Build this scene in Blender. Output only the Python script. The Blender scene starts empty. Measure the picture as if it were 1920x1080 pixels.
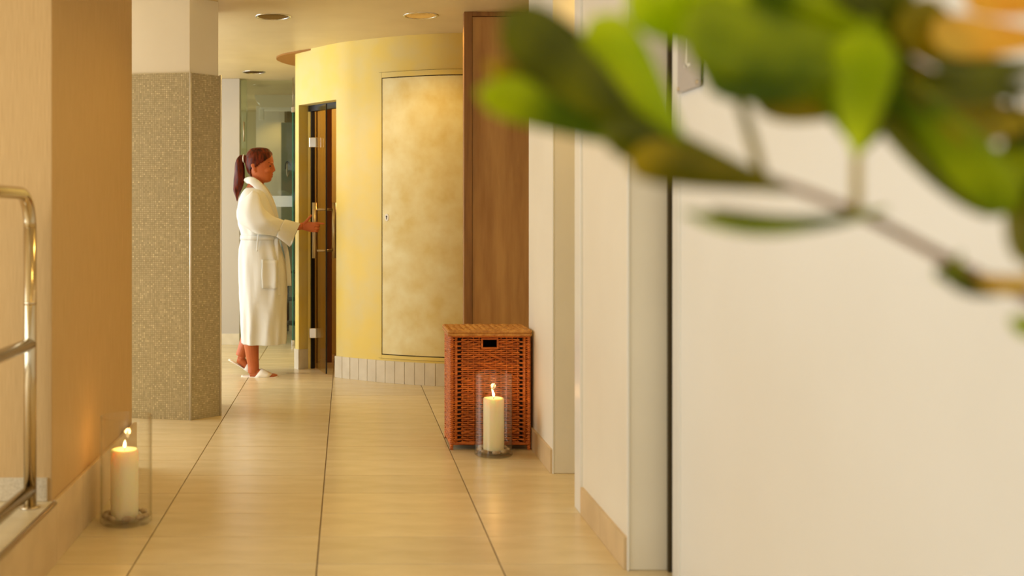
import bpy, bmesh, math, random
from mathutils import Vector, Matrix
random.seed(7)
sc = bpy.context.scene
COL = sc.collection
PI = math.pi
# ------------------------------------------------------------------ camera
# X to the right, Y down the corridor, Z up; the camera stands at the origin, level, lens shifted
F = 2000.0; CX = 650.0; CY = 407.0; H = 1.15
cam = bpy.data.cameras.new('camera'); cam_o = bpy.data.objects.new('camera', cam); COL.objects.link(cam_o)
cam_o.location = (0, 0, H); cam_o.rotation_euler = (PI / 2, 0, 0)
cam.sensor_width = 36.0; cam.lens = 36.0 * F / 1920.0
cam.shift_x = (960 - CX) / 1920.0; cam.shift_y = -(540 - CY) / 1920.0
cam.clip_start = 0.05; cam.clip_end = 100
cam.dof.use_dof = True; cam.dof.focus_distance = 6.4; cam.dof.aperture_fstop = 2.1; cam.dof.aperture_blades = 0
sc.camera = cam_o
# ------------------------------------------------------------------ world, windows' daylight, exposure
w = bpy.data.worlds.new('world'); sc.world = w; w.use_nodes = True
w.node_tree.nodes['Background'].inputs[0].default_value = (1.0, 0.95, 0.86, 1)
w.node_tree.nodes['Background'].inputs[1].default_value = 0.9
sc.view_settings.view_transform = 'Standard'; sc.view_settings.look = 'None'
sc.view_settings.exposure = -0.14; sc.view_settings.gamma = 1.0; sc.view_settings.use_curve_mapping = False
sc.cycles.use_denoising = True
sc.cycles.max_bounces = 10; sc.cycles.diffuse_bounces = 6; sc.cycles.transparent_max_bounces = 16
sc.cycles.caustics_reflective = False; sc.cycles.caustics_refractive = False
sc.cycles.sample_clamp_indirect = 6.0

def area_light(name, loc, rot, sx, sy, power, color):
    l = bpy.data.lights.new(name, 'AREA'); l.shape = 'RECTANGLE'; l.size = sx; l.size_y = sy
    l.energy = power; l.color = color
    o = bpy.data.objects.new(name, l); COL.objects.link(o); o.location = loc; o.rotation_euler = rot
    return o
DAY = (0.95, 0.985, 1.0)
WARM = (1.0, 0.63, 0.16)
# glazed facade on the left: by the gallery and beyond the wall block; added weak fill from behind the camera
area_light('window_and_fill_daylight', (-3.12, 1.2, 1.35), (0, -PI / 2, 0), 1.9, 4.2, 90, DAY)
area_light('window_and_fill_daylight', (-3.12, 7.2, 1.30), (0, -PI / 2, 0), 2.0, 4.4, 122, (0.94, 0.985, 1.0))
area_light('window_and_fill_daylight', (-1.0, -2.40, 1.35), (-PI / 2, 0, PI), 3.6, 1.9, 8, DAY)  # added fill light; no window is known at this end
area_light('window_and_fill_daylight', (-3.12, 11.2, 1.40), (0, -PI / 2, 0), 1.8, 2.4, 22, (0.92, 1.0, 0.92))

# ------------------------------------------------------------------ helpers
def P(px, py, y):
    """a point of the photograph's frame at the depth y"""
    return Vector(((px - CX) / F * y, y, H - (py - CY) / F * y))

def newobj(name, me, mat=None, parent=None, smooth=False):
    o = bpy.data.objects.new(name, me); COL.objects.link(o)
    if mat is not None and not me.materials: me.materials.append(mat)
    if parent is not None: o.parent = parent
    if smooth and me.polygons:
        me.polygons.foreach_set('use_smooth', [True] * len(me.polygons))
    return o

def mk(name, verts, faces, mat=None, parent=None, smooth=False):
    me = bpy.data.meshes.new(name); me.from_pydata([tuple(v) for v in verts], [], faces)
    bm = bmesh.new(); bm.from_mesh(me); bmesh.ops.recalc_face_normals(bm, faces=bm.faces); bm.to_mesh(me); bm.free()
    return newobj(name, me, mat, parent, smooth)

def empty(name, loc=(0, 0, 0), parent=None):
    o = bpy.data.objects.new(name, None); COL.objects.link(o); o.location = loc; o.empty_display_size = 0.05
    if parent: o.parent = parent
    return o

def tag(o, label=None, cat=None, group=None, kind=None):
    if label: o['label'] = label
    if cat: o['category'] = cat
    if group: o['group'] = group
    if kind: o['kind'] = kind
    return o

class MB:
    def __init__(s): s.v = []; s.f = []
    def add(s, vs, fs):
        n = len(s.v); s.v += [tuple(v) for v in vs]; s.f += [tuple(i + n for i in f) for f in fs]; return s
    def box(s, a, b):
        x0, y0, z0 = a; x1, y1, z1 = b
        return s.add([(x0, y0, z0), (x1, y0, z0), (x1, y1, z0), (x0, y1, z0), (x0, y0, z1), (x1, y0, z1), (x1, y1, z1), (x0, y1, z1)],
              [(0, 3, 2, 1), (4, 5, 6, 7), (0, 1, 5, 4), (1, 2, 6, 5), (2, 3, 7, 6), (3, 0, 4, 7)])
    def prism(s, poly, z0, z1):
        n = len(poly)
        return s.add([(p[0], p[1], z0) for p in poly] + [(p[0], p[1], z1) for p in poly],
              [tuple(range(n - 1, -1, -1)), tuple(range(n, 2 * n))] + [(i, (i + 1) % n, n + (i + 1) % n, n + i) for i in range(n)])
    def loft(s, rings, cap0=True, cap1=True, closed=False):
        n = len(rings[0]); b = [v for r in rings for v in r]; fs = []
        m = len(rings)
        for j in range(m if closed else m - 1):
            k = (j + 1) % m
            for i in range(n):
                fs.append((j * n + i, j * n + (i + 1) % n, k * n + (i + 1) % n, k * n + i))
        if not closed and cap0: fs.append(tuple(range(n - 1, -1, -1)))
        if not closed and cap1: fs.append(tuple(range((m - 1) * n, m * n)))
        return s.add(b, fs)
    def tube(s, pts, r, n=8, cap=True, flat=None, closed=False):
        """tube along points, r scalar or list; flat=(normal vec, ratio) squashes it"""
        pts = [Vector(p) for p in pts]; m = len(pts)
        rs = r if isinstance(r, (list, tuple)) else [r] * m
        rings = []; up = None
        for i, p in enumerate(pts):
            if closed: t = pts[(i + 1) % m] - pts[i - 1]
            elif i == 0: t = pts[1] - pts[0]
            elif i == m - 1: t = pts[-1] - pts[-2]
            else: t = (pts[i + 1] - p).normalized() + (p - pts[i - 1]).normalized()
            t.normalize()
            if flat: u = Vector(flat[0]); u = (u - t * u.dot(t)).normalized()
            elif up is None:
                a = Vector((0, 0, 1)) if abs(t.z) < 0.9 else Vector((0, 1, 0)); u = (a - t * a.dot(t)).normalized()
            else: u = (up - t * up.dot(t)).normalized()
            up = u; w_ = t.cross(u); k = flat[1] if flat else 1.0
            rings.append([p + u * (rs[i] * k * math.cos(2 * PI * q / n)) + w_ * (rs[i] * math.sin(2 * PI * q / n)) for q in range(n)])
        return s.loft(rings, cap, cap, closed)
    def lathe(s, prof, c=(0, 0, 0), n=32, cap=True):
        rings = []
        for (r, z) in prof:
            rings.append([(c[0] + r * math.cos(2 * PI * q / n), c[1] + r * math.sin(2 * PI * q / n), c[2] + z) for q in range(n)])
        return s.loft(rings, cap, cap)
    def ball(s, c, rx, ry, rz, n=14, m=9):
        c = Vector(c); rings = []
        for j in range(1, m):
            a = PI * j / m
            rings.append([c + Vector((rx * math.sin(a) * math.cos(2 * PI * q / n), ry * math.sin(a) * math.sin(2 * PI * q / n), -rz * math.cos(a))) for q in range(n)])
        return s.loft(rings)
    def build(s, name, mat=None, parent=None, smooth=False, bevel=0):
        o = mk(name, s.v, s.f, mat, parent, smooth)
        if bevel:
            m = o.modifiers.new('bevel', 'BEVEL'); m.width = bevel; m.segments = 2; m.limit_method = 'ANGLE'; m.angle_limit = 0.9
        return o

def bez(pts, n):
    """Catmull-Rom through pts (tuples of any size), n samples per span"""
    out = []
    q = [tuple(2 * a - b for a, b in zip(pts[0], pts[1]))] + list(pts) + [tuple(2 * a - b for a, b in zip(pts[-1], pts[-2]))]
    for i in range(1, len(q) - 2):
        for k in range(n):
            t = k / n
            out.append(tuple(0.5 * (2 * b + (c - a) * t + (2 * a - 5 * b + 4 * c - d) * t * t + (3 * b - a - 3 * c + d) * t ** 3)
                             for a, b, c, d in zip(q[i - 1], q[i], q[i + 1], q[i + 2])))
    out.append(tuple(pts[-1])); return out

def interp(x, tab):
    if x <= tab[0][0]: return tab[0][1:]
    for a, b in zip(tab, tab[1:]):
        if x <= b[0]:
            t = (x - a[0]) / (b[0] - a[0]); return tuple(p + (q - p) * t for p, q in zip(a[1:], b[1:]))
    return tab[-1][1:]

# ------------------------------------------------------------------ materials
def srgb(r, g, b):
    f = lambda c: (c / 255 / 12.92) if c / 255 <= 0.04045 else ((c / 255 + 0.055) / 1.055) ** 2.4
    return (f(r), f(g), f(b), 1)

def pm(name, col, rough=0.6, metal=0.0, var=None, vscale=4.0, vstretch=(1, 1, 1), bump=0.0, bscale=60.0, bstretch=(1, 1, 1), spec=0.5, detail=5, coat=0.0, sub=0.0):
    m = bpy.data.materials.new(name); m.use_nodes = True; nt = m.node_tree; b = nt.nodes['Principled BSDF']
    b.inputs['Base Color'].default_value = col; b.inputs['Roughness'].default_value = rough; b.inputs['Metallic'].default_value = metal
    b.inputs['Specular IOR Level'].default_value = spec; b.inputs['Coat Weight'].default_value = coat
    if sub:
        b.inputs['Subsurface Weight'].default_value = sub; b.inputs['Subsurface Radius'].default_value = (0.04, 0.024, 0.012) if sub > 0.3 else (0.02, 0.01, 0.006); b.inputs['Subsurface Scale'].default_value = 1.0
    tc = nt.nodes.new('ShaderNodeTexCoord')
    def noise(scale, stretch, det):
        mp = nt.nodes.new('ShaderNodeMapping'); mp.inputs['Scale'].default_value = stretch
        nt.links.new(tc.outputs['Object'], mp.inputs['Vector'])
        n = nt.nodes.new('ShaderNodeTexNoise'); n.inputs['Scale'].default_value = scale; n.inputs['Detail'].default_value = det
        nt.links.new(mp.outputs[0], n.inputs['Vector']); return n
    if var is not None:
        n = noise(vscale, vstretch, detail); r = nt.nodes.new('ShaderNodeValToRGB')
        r.color_ramp.elements[0].position = 0.32; r.color_ramp.elements[0].color = col
        r.color_ramp.elements[1].position = 0.68; r.color_ramp.elements[1].color = var
        nt.links.new(n.outputs['Fac'], r.inputs[0]); nt.links.new(r.outputs[0], b.inputs['Base Color'])
    if bump:
        n = noise(bscale, bstretch, 3); bp = nt.nodes.new('ShaderNodeBump'); bp.inputs['Strength'].default_value = bump; bp.inputs['Distance'].default_value = 0.004
        nt.links.new(n.outputs['Fac'], bp.inputs['Height']); nt.links.new(bp.outputs[0], b.inputs['Normal'])
    return m

def glass_mat(name, tint, refl=1.0, rough=0.0, edge=None, opac=0.0, opcol=(1, 1, 1, 1)):
    """clear pane: transparent, tinted, with a Fresnel reflection"""
    m = bpy.data.materials.new(name); m.use_nodes = True; nt = m.node_tree; nt.nodes.clear()
    out = nt.nodes.new('ShaderNodeOutputMaterial'); t = nt.nodes.new('ShaderNodeBsdfTransparent'); t.inputs[0].default_value = tint
    g = nt.nodes.new('ShaderNodeBsdfGlossy'); g.inputs['Roughness'].default_value = rough; g.inputs['Color'].default_value = (1, 1, 1, 1)
    lw = nt.nodes.new('ShaderNodeLayerWeight'); lw.inputs['Blend'].default_value = 0.5
    fr = nt.nodes.new('ShaderNodeMath'); fr.operation = 'POWER'; fr.inputs[1].default_value = 4.0; nt.links.new(lw.outputs['Facing'], fr.inputs[0])
    mu = nt.nodes.new('ShaderNodeMath'); mu.operation = 'MULTIPLY_ADD'; mu.inputs[1].default_value = 0.6 * refl; mu.inputs[2].default_value = 0.035 * refl
    mx = nt.nodes.new('ShaderNodeMixShader')
    nt.links.new(fr.outputs[0], mu.inputs[0]); nt.links.new(mu.outputs[0], mx.inputs[0])
    if edge:
        pw = nt.nodes.new('ShaderNodeMath'); pw.operation = 'POWER'; pw.inputs[1].default_value = 5.0; nt.links.new(lw.outputs['Facing'], pw.inputs[0])
        ec = nt.nodes.new('ShaderNodeMix'); ec.data_type = 'RGBA'; ec.inputs['A'].default_value = tint; ec.inputs['B'].default_value = edge
        nt.links.new(pw.outputs[0], ec.inputs['Factor']); nt.links.new(ec.outputs['Result'], t.inputs[0])
    nt.links.new(t.outputs[0], mx.inputs[1]); nt.links.new(g.outputs[0], mx.inputs[2])
    last = mx
    if opac:
        d = nt.nodes.new('ShaderNodeBsdfDiffuse'); d.inputs[0].default_value = opcol
        m2 = nt.nodes.new('ShaderNodeMixShader'); m2.inputs[0].default_value = opac
        nt.links.new(mx.outputs[0], m2.inputs[1]); nt.links.new(d.outputs[0], m2.inputs[2]); last = m2
    nt.links.new(last.outputs[0], out.inputs[0]); return m

def emit_mat(name, col, s):
    m = bpy.data.materials.new(name); m.use_nodes = True; nt = m.node_tree; nt.nodes.clear()
    out = nt.nodes.new('ShaderNodeOutputMaterial'); e = nt.nodes.new('ShaderNodeEmission'); e.inputs[0].default_value = col; e.inputs[1].default_value = s
    nt.links.new(e.outputs[0], out.inputs[0]); return m

def mosaic_mat():
    m = bpy.data.materials.new('glass mosaic'); m.use_nodes = True; nt = m.node_tree; b = nt.nodes['Principled BSDF']
    N = nt.nodes.new; L = nt.links.new
    uv = N('ShaderNodeUVMap'); sc_ = N('ShaderNodeVectorMath'); sc_.operation = 'SCALE'; sc_.inputs['Scale'].default_value = 1 / 0.0112
    L(uv.outputs[0], sc_.inputs[0])
    fl = N('ShaderNodeVectorMath'); fl.operation = 'FLOOR'; L(sc_.outputs[0], fl.inputs[0])
    fr = N('ShaderNodeVectorMath'); fr.operation = 'FRACTION'; L(sc_.outputs[0], fr.inputs[0])
    wn = N('ShaderNodeTexWhiteNoise'); wn.noise_dimensions = '3D'; L(fl.outputs[0], wn.inputs['Vector'])
    rp = N('ShaderNodeValToRGB'); e = rp.color_ramp.elements
    e[0].position = 0; e[0].color = srgb(170, 161, 130); e[1].position = 1.0; e[1].color = srgb(212, 203, 168)
    for p, c in ((0.35, srgb(182, 172, 140)), (0.85, srgb(191, 181, 148))):
        x = e.new(p); x.color = c
    L(wn.outputs['Value'], rp.inputs[0])
    sx = N('ShaderNodeSeparateXYZ'); L(fr.outputs[0], sx.inputs[0])
    def edge(o):
        s_ = N('ShaderNodeMath'); s_.operation = 'SUBTRACT'; s_.inputs[1].default_value = 0.5; L(o, s_.inputs[0])
        a = N('ShaderNodeMath'); a.operation = 'ABSOLUTE'; L(s_.outputs[0], a.inputs[0])
        g = N('ShaderNodeMath'); g.operation = 'GREATER_THAN'; g.inputs[1].default_value = 0.42; L(a.outputs[0], g.inputs[0]); return g
    gx = edge(sx.outputs['X']); gy = edge(sx.outputs['Y']); mxn = N('ShaderNodeMath'); mxn.operation = 'MAXIMUM'
    L(gx.outputs[0], mxn.inputs[0]); L(gy.outputs[0], mxn.inputs[1])
    mix = N('ShaderNodeMix'); mix.data_type = 'RGBA'; L(mxn.outputs[0], mix.inputs['Factor']); L(rp.outputs[0], mix.inputs['A']); mix.inputs['B'].default_value = srgb(156, 145, 112)
    L(mix.outputs['Result'], b.inputs['Base Color'])
    b.inputs['Roughness'].default_value = 0.28
    bp = N('ShaderNodeBump'); bp.invert = True; bp.inputs['Strength'].default_value = 0.5; bp.inputs['Distance'].default_value = 0.001
    L(mxn.outputs[0], bp.inputs['Height']); L(bp.outputs[0], b.inputs['Normal'])
    return m

def leaf_mat(name, c1, c2, trans=0.35, rough=0.3):
    m = bpy.data.materials.new(name); m.use_nodes = True; nt = m.node_tree; b = nt.nodes['Principled BSDF']
    out = nt.nodes['Material Output']; N = nt.nodes.new; L = nt.links.new
    tc = N('ShaderNodeTexCoord'); n = N('ShaderNodeTexNoise'); n.inputs['Scale'].default_value = 14; n.inputs['Detail'].default_value = 1; L(tc.outputs['Object'], n.inputs['Vector'])
    r = N('ShaderNodeValToRGB'); r.color_ramp.elements[0].color = c1; r.color_ramp.elements[1].color = c2
    r.color_ramp.elements[0].position = .35; r.color_ramp.elements[1].position = .65
    L(n.outputs['Fac'], r.inputs[0]); L(r.outputs[0], b.inputs['Base Color']); b.inputs['Roughness'].default_value = rough; b.inputs['Specular IOR Level'].default_value = 0.3
    t = N('ShaderNodeBsdfTranslucent'); L(r.outputs[0], t.inputs[0]); mx = N('ShaderNodeMixShader'); mx.inputs[0].default_value = trans
    L(b.outputs[0], mx.inputs[1]); L(t.outputs[0], mx.inputs[2]); L(mx.outputs[0], out.inputs[0]); return m

def tile_tone(m):
    """slight tone difference from tile to tile"""
    nt = m.node_tree; b = nt.nodes['Principled BSDF']; src = b.inputs['Base Color'].links[0].from_socket
    oi = nt.nodes.new('ShaderNodeObjectInfo'); mr = nt.nodes.new('ShaderNodeMapRange'); mr.inputs['To Min'].default_value = 0.92; mr.inputs['To Max'].default_value = 1.04
    nt.links.new(oi.outputs['Random'], mr.inputs['Value'])
    hs = nt.nodes.new('ShaderNodeHueSaturation'); nt.links.new(mr.outputs[0], hs.inputs['Value']); nt.links.new(src, hs.inputs['Color']); nt.links.new(hs.outputs[0], b.inputs['Base Color'])
M = {}
M['paint'] = pm('cream white paint', srgb(232, 228, 212), 0.55, var=srgb(226, 221, 204), vscale=2, bump=0.05, bscale=180)
M['lacquer'] = pm('satin white door lacquer', srgb(234, 235, 230), 0.32, var=srgb(230, 230, 223), vscale=1.5)
M['wallcover'] = pm('woven beige wallcovering', srgb(206, 172, 116), 0.7, var=srgb(192, 157, 100), vscale=60, vstretch=(6, 6, 0.15), bump=0.25, bscale=160, bstretch=(3, 3, 0.3))
M['ceiling'] = pm('satin ceiling', srgb(222, 202, 154), 0.42, var=srgb(214, 193, 144), vscale=3)
M['yellow'] = pm('yellow lime plaster', srgb(238, 213, 108), 0.5, var=srgb(229, 212, 140), vscale=5, bump=0.06, bscale=30, detail=8)
M['yellow_pale'] = pm('pale mottled lime plaster', srgb(244, 238, 194), 0.42, var=srgb(228, 210, 142), vscale=7, bump=0.06, bscale=25, detail=9)
M['gap'] = pm('dark joint', srgb(60, 45, 20), 0.9)
M['grout'] = pm('grey brown grout', srgb(120, 96, 62), 0.9)
M['tile'] = pm('beige stone tile', srgb(228, 211, 170), 0.27, var=srgb(215, 197, 155), vscale=5, vstretch=(0.8, 2.2, 1), bump=0.03, bscale=14, bstretch=(0.6, 2.5, 1))
tile_tone(M['tile'])
M['skirt'] = pm('beige skirting tile', srgb(216, 192, 150), 0.4, var=srgb(202, 178, 136), vscale=8)
M['greytile'] = pm('pale grey base tile', srgb(226, 219, 200), 0.4, var=srgb(214, 206, 186), vscale=10)
M['terrazzo'] = pm('speckled base tile', srgb(214, 200, 170), 0.5, var=srgb(192, 176, 144), vscale=160)
M['mosaic'] = mosaic_mat()
M['chrome'] = pm('chrome', srgb(225, 222, 215), 0.12, 1.0)
M['alu'] = pm('pale aluminium', srgb(236, 234, 226), 0.38, 0.6)
M['backwall'] = pm('grey beige paint', srgb(188, 183, 176), 0.6)
M['steel'] = pm('polished steel', srgb(205, 190, 160), 0.16, 1.0)
M['satin'] = pm('satin steel', srgb(190, 172, 140), 0.32, 1.0)
M['wood'] = pm('oak veneer', srgb(200, 156, 94), 0.5, var=srgb(170, 124, 68), vscale=3, vstretch=(5, 5, 0.6), bump=0.08, bscale=40, bstretch=(5, 5, 0.3), detail=8)
M['wood_dark'] = pm('dark oak edge', srgb(164, 118, 62), 0.5, var=srgb(134, 92, 46), vscale=6, vstretch=(7, 7, 0.4), detail=8)
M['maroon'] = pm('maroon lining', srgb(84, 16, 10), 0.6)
M['brown'] = pm('brown timber', srgb(140, 84, 40), 0.5, var=srgb(112, 64, 28), vscale=6, vstretch=(6, 6, 0.4))
M['black'] = pm('black rubber', srgb(20, 17, 12), 0.5)
M['ochre'] = pm('ochre soffit', srgb(156, 108, 36), 0.7)
M['bronze_glass'] = glass_mat('bronze tinted glass', (0.92, 0.87, 0.68, 1), 0.8)
M['clear_glass'] = glass_mat('clear glass', (0.985, 0.988, 0.98, 1), 1.0, edge=(0.50, 0.50, 0.42, 1))
M['green_glass'] = glass_mat('green tinted glass', (0.93, 0.97, 0.93, 1), 0.9)
M['teal_glass'] = glass_mat('teal tinted glass', (0.62, 0.78, 0.74, 1), 0.8)
M['teal_edge'] = pm('teal glass edge', srgb(52, 120, 108), 0.2)
M['frost'] = glass_mat('frosted band', (0.9, 0.95, 1, 1), 0.5, opac=0.75, opcol=srgb(196, 204, 206))
M['wicker'] = pm('russet rattan', srgb(222, 128, 50), 0.42, var=srgb(160, 78, 24), vscale=34, vstretch=(0.5, 0.5, 4), bump=0.1, bscale=200)
M['wicker_lid'] = pm('golden rattan', srgb(216, 158, 78), 0.42, var=srgb(170, 108, 44), vscale=50)
M['dark'] = pm('dark inside shade', srgb(40, 20, 8), 0.9)
M['wax'] = pm('ivory wax', srgb(252, 238, 200), 0.45, sub=0.8)
M['wick'] = pm('burnt wick', srgb(30, 20, 14), 0.9)
M['flame'] = emit_mat('candle flame', (1.0, 0.72, 0.30, 1), 9.0)
M['stone'] = pm('river pebble', srgb(206, 184, 146), 0.5, var=srgb(140, 114, 80), vscale=26)
M['skin'] = pm('tanned skin', srgb(196, 108, 58), 0.48, var=srgb(182, 96, 50), vscale=9, sub=0.12)
M['hair'] = pm('auburn hair', srgb(112, 42, 14), 0.36, var=srgb(46, 14, 4), vscale=60, vstretch=(1, 1, 0.25), bump=0.3, bscale=150, bstretch=(1, 1, 0.2), spec=0.18)
M['terry'] = pm('white terry cloth', srgb(226, 226, 220), 0.95, bump=0.35, bscale=420, spec=0.1)
M['eye'] = pm('dark eye', srgb(34, 18, 12), 0.25)
M['lip'] = pm('lip', srgb(164, 78, 58), 0.45)
M['white'] = pm('white', srgb(240, 238, 230), 0.5)
M['slipper'] = pm('white slipper cloth', srgb(244, 240, 230), 0.9, bump=0.2, bscale=300)
M['leaf'] = leaf_mat('mature leaf', srgb(196, 212, 14), srgb(104, 134, 6), 0.5)
M['leaf_dark'] = leaf_mat('dark leaf', srgb(74, 84, 6), srgb(140, 144, 12), 0.4)
M['leaf_young'] = leaf_mat('young leaf', srgb(236, 246, 40), srgb(180, 208, 14), 0.6)
M['leaf_olive'] = leaf_mat('olive leaf', srgb(214, 190, 24), srgb(132, 126, 12), 0.5)
M['leaf_yellow'] = leaf_mat('yellowed leaf', srgb(255, 228, 100), srgb(252, 204, 70), 0.5)
M['bark'] = pm('brown twig', srgb(168, 108, 48), 0.7, var=srgb(120, 84, 36), vscale=20)
M['pot'] = pm('matt grey planter', srgb(110, 104, 96), 0.7)
M['soil'] = pm('potting soil', srgb(50, 36, 24), 0.95)
M['olive_wall'] = pm('olive beige wall', srgb(190, 178, 130), 0.6, var=srgb(182, 168, 120), vscale=2)
M['grey_wall'] = pm('grey green column', srgb(140, 148, 132), 0.5)
M['baffle'] = pm('dark bronze baffle', srgb(30, 24, 16), 0.7, spec=0.05)
M['sign'] = pm('frosted sign plate', srgb(176, 170, 166), 0.25)
CEIL = 2.40
S = 'structure'
def wall(name, poly, z0, z1, mat, label, cat='wall', bevel=0.004):
    return tag(MB().prism(poly, z0, z1).build(name, mat, bevel=bevel), label, cat, kind=S)

# ------------------------------------------------------------------ floor: slab plus one object for each tile
fl = tag(MB().box((-3.3, -2.6, -0.10), (2.0, 13.0, -0.006)).build('floor', M['grout']), 'beige stone tiled corridor floor with dark joints', 'floor', kind=S)
TX0, TW, TY0, TL = -0.098, 0.607, 3.535, 0.303
tm = MB().box((-TW / 2 + 0.0022, -TL / 2 + 0.0024, -0.0095), (TW / 2 - 0.0022, TL / 2 - 0.0024, 0)).build('floor_tile', M['tile'], fl, bevel=0.0008)
tile_me = tm.data; first = True; rest = MB()
for i in range(-6, 4):
    for j in range(-21, 32):
        cx = TX0 + (i + 0.5) * TW; cy = TY0 + (j + 0.5) * TL
        if -3 <= i <= 2 and -4 <= j <= 20 and cx > -1.75:
            if first: o = tm; first = False
            else:
                o = bpy.data.objects.new('floor_tile', tile_me); COL.objects.link(o); o.parent = fl
                b_ = o.modifiers.new('bevel', 'BEVEL'); b_.width = 0.0008; b_.segments = 1; b_.limit_method = 'ANGLE'
            o.location = (cx, cy, random.uniform(-0.0003, 0.0))
        elif cy < 12.8 and cx > -3.5:
            rest.box((cx - TW / 2 + 0.002, cy - TL / 2 + 0.0024, -0.0095), (cx + TW / 2 - 0.002, cy + TL / 2 - 0.0024, 0))
tag(rest.build('floor_tiling', M['tile'], fl), kind='stuff')
tag(MB().box((-0.445, 7.845, -0.003), (-0.275, 7.862, 0.0012)).build('floor_drain_slot', M['satin'], fl))

LIGHTS = [(-0.459, 6.65, 0.112), (0.46, 6.62, 0.112), (-0.80, 9.20, 0.10), (0.05, 4.40, 0.112), (0.05, 3.10, 0.112), (0.0, 2.00, 0.112), (-0.70, 11.6, 0.10), (1.30, 4.50, 0.10)]
ceil_o = MB().box((-3.3, -2.6, CEIL), (2.0, 13.0, CEIL + 0.12)).build('ceiling', M['ceiling'])
cut = MB()
for (x_, y_, r_) in LIGHTS: cut.lathe([(r_ * 0.86, -0.05), (r_ * 0.86, 0.085)], (x_, y_, CEIL), 40)
cut_o = cut.build('cutter')
bo = ceil_o.modifiers.new('holes', 'BOOLEAN'); bo.operation = 'DIFFERENCE'; bo.object = cut_o; bo.solver = 'EXACT'
dg = bpy.context.evaluated_depsgraph_get(); cme = bpy.data.meshes.new_from_object(ceil_o.evaluated_get(dg)); ceil_o.modifiers.clear(); ceil_o.data = cme
bpy.data.objects.remove(cut_o)
tag(ceil_o, 'smooth warm white corridor ceiling', 'ceiling', kind=S)

# ------------------------------------------------------------------ left wall block, gallery platform
wall('wall_left', [(-0.98, 3.55), (-0.98, 4.615), (-0.990, 4.622), (-0.990, 4.92), (-3.2, 4.92), (-3.2, 3.55)], 0, CEIL, M['wallcover'],
     'left wall block covered in beige woven wallcovering')
bl = tag(empty('baseboard_left', (-0.97, 4.2, 0)), 'tall beige tile skirting along the left wall', 'skirting', kind=S)
def child(parent, o):
    o.parent = parent; o.matrix_parent_inverse = Matrix.Translation(-parent.location); return o
yy = 3.55
for L_ in (0.36, 0.62, 0.38):
    child(bl, MB().box((-0.979, yy + 0.001, 0), (-0.965, yy + L_ - 0.001, 0.207)).build('skirting_tile', M['skirt'], bevel=0.0015)); yy += L_
pf = tag(MB().box((-3.2, -2.5, 0), (-0.977, 3.55, 0.195)).build('floor_platform', M['grout']), 'raised gallery platform behind the steel railing', 'platform', kind=S)
yy = -2.5
for L_ in (0.6, 0.6, 0.6, 0.6, 0.6, 0.6, 0.6, 0.62, 0.62, 0.61):
    MB().box((-0.977, yy + 0.001, 0), (-0.965, yy + L_ - 0.001, 0.193)).build('riser_tile', M['skirt'], pf, bevel=0.001)
    for k in range(4):
        MB().box((-1.53 - 0.555 * k, yy + 0.001, 0.195), (-0.977 - 0.555 * k, yy + L_ - 0.001, 0.205)).build('top_tile', M['tile'], pf, bevel=0.001)
    yy += L_
MB().tube([(-0.968, -2.5, 0.200), (-0.968, 3.54, 0.200)], 0.0075, 10).build('edge_trim', M['satin'], pf, True)
bf = tag(empty('baseboard_front', (-1.2, 3.545, 0.207)), 'speckled base tile under the bright wall end behind the railing', 'skirting', kind=S)
xx = -0.993
for k in range(6):
    child(bf, MB().box((xx - 0.35, 3.541, 0.206), (xx - 0.002, 3.551, 0.284)).build('base_tile', M['terrazzo'], bevel=0.001)); xx -= 0.352

rl = empty('railing', (-1.03, 3.47, 0.205)); tag(rl, 'polished steel tube railing on the platform edge at the left', 'railing')
def rpart(mb, name, mat=M['steel']): return child(rl, mb.build(name, mat, smooth=True))
RX = -1.03; RR = 0.0205
top = [(RX, -1.2, 1.226), (RX, 3.36, 1.226)]
bend = [(RX, 3.36 + 0.11 * math.sin(a), 1.226 - 0.11 + 0.11 * math.cos(a)) for a in [PI / 2 * k / 8 for k in range(1, 9)]]
rpart(MB().tube(top + bend, RR, 16), 'handrail')
rpart(MB().tube([(RX, 3.47, 1.118), (RX, 3.47, 0.207)], RR, 16), 'post')
rpart(MB().tube([(RX, 1.4, 1.206), (RX, 1.4, 0.207)], RR, 16), 'post')
rpart(MB().tube([(RX, -0.6, 1.206), (RX, -0.6, 0.207)], RR, 16), 'post')
rpart(MB().tube([(RX, -1.2, 0.737), (RX, 3.47, 0.737)], RR, 16), 'middle_rail')
rpart(MB().tube([(RX, -1.2, 0.262), (RX, 3.47, 0.262)], RR, 16), 'lower_rail')
for y_ in (3.47, 1.4, -0.6):
    rpart(MB().lathe([(0.033, 0), (0.033, 0.004), (0.022, 0.007)], (RX, y_, 0.2052), 24), 'base_flange')
rpart(MB().lathe([(0.0212, 0), (0.0212, 0.012)], (RX, 3.47, 0.865), 20), 'sleeve_joint')

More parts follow.
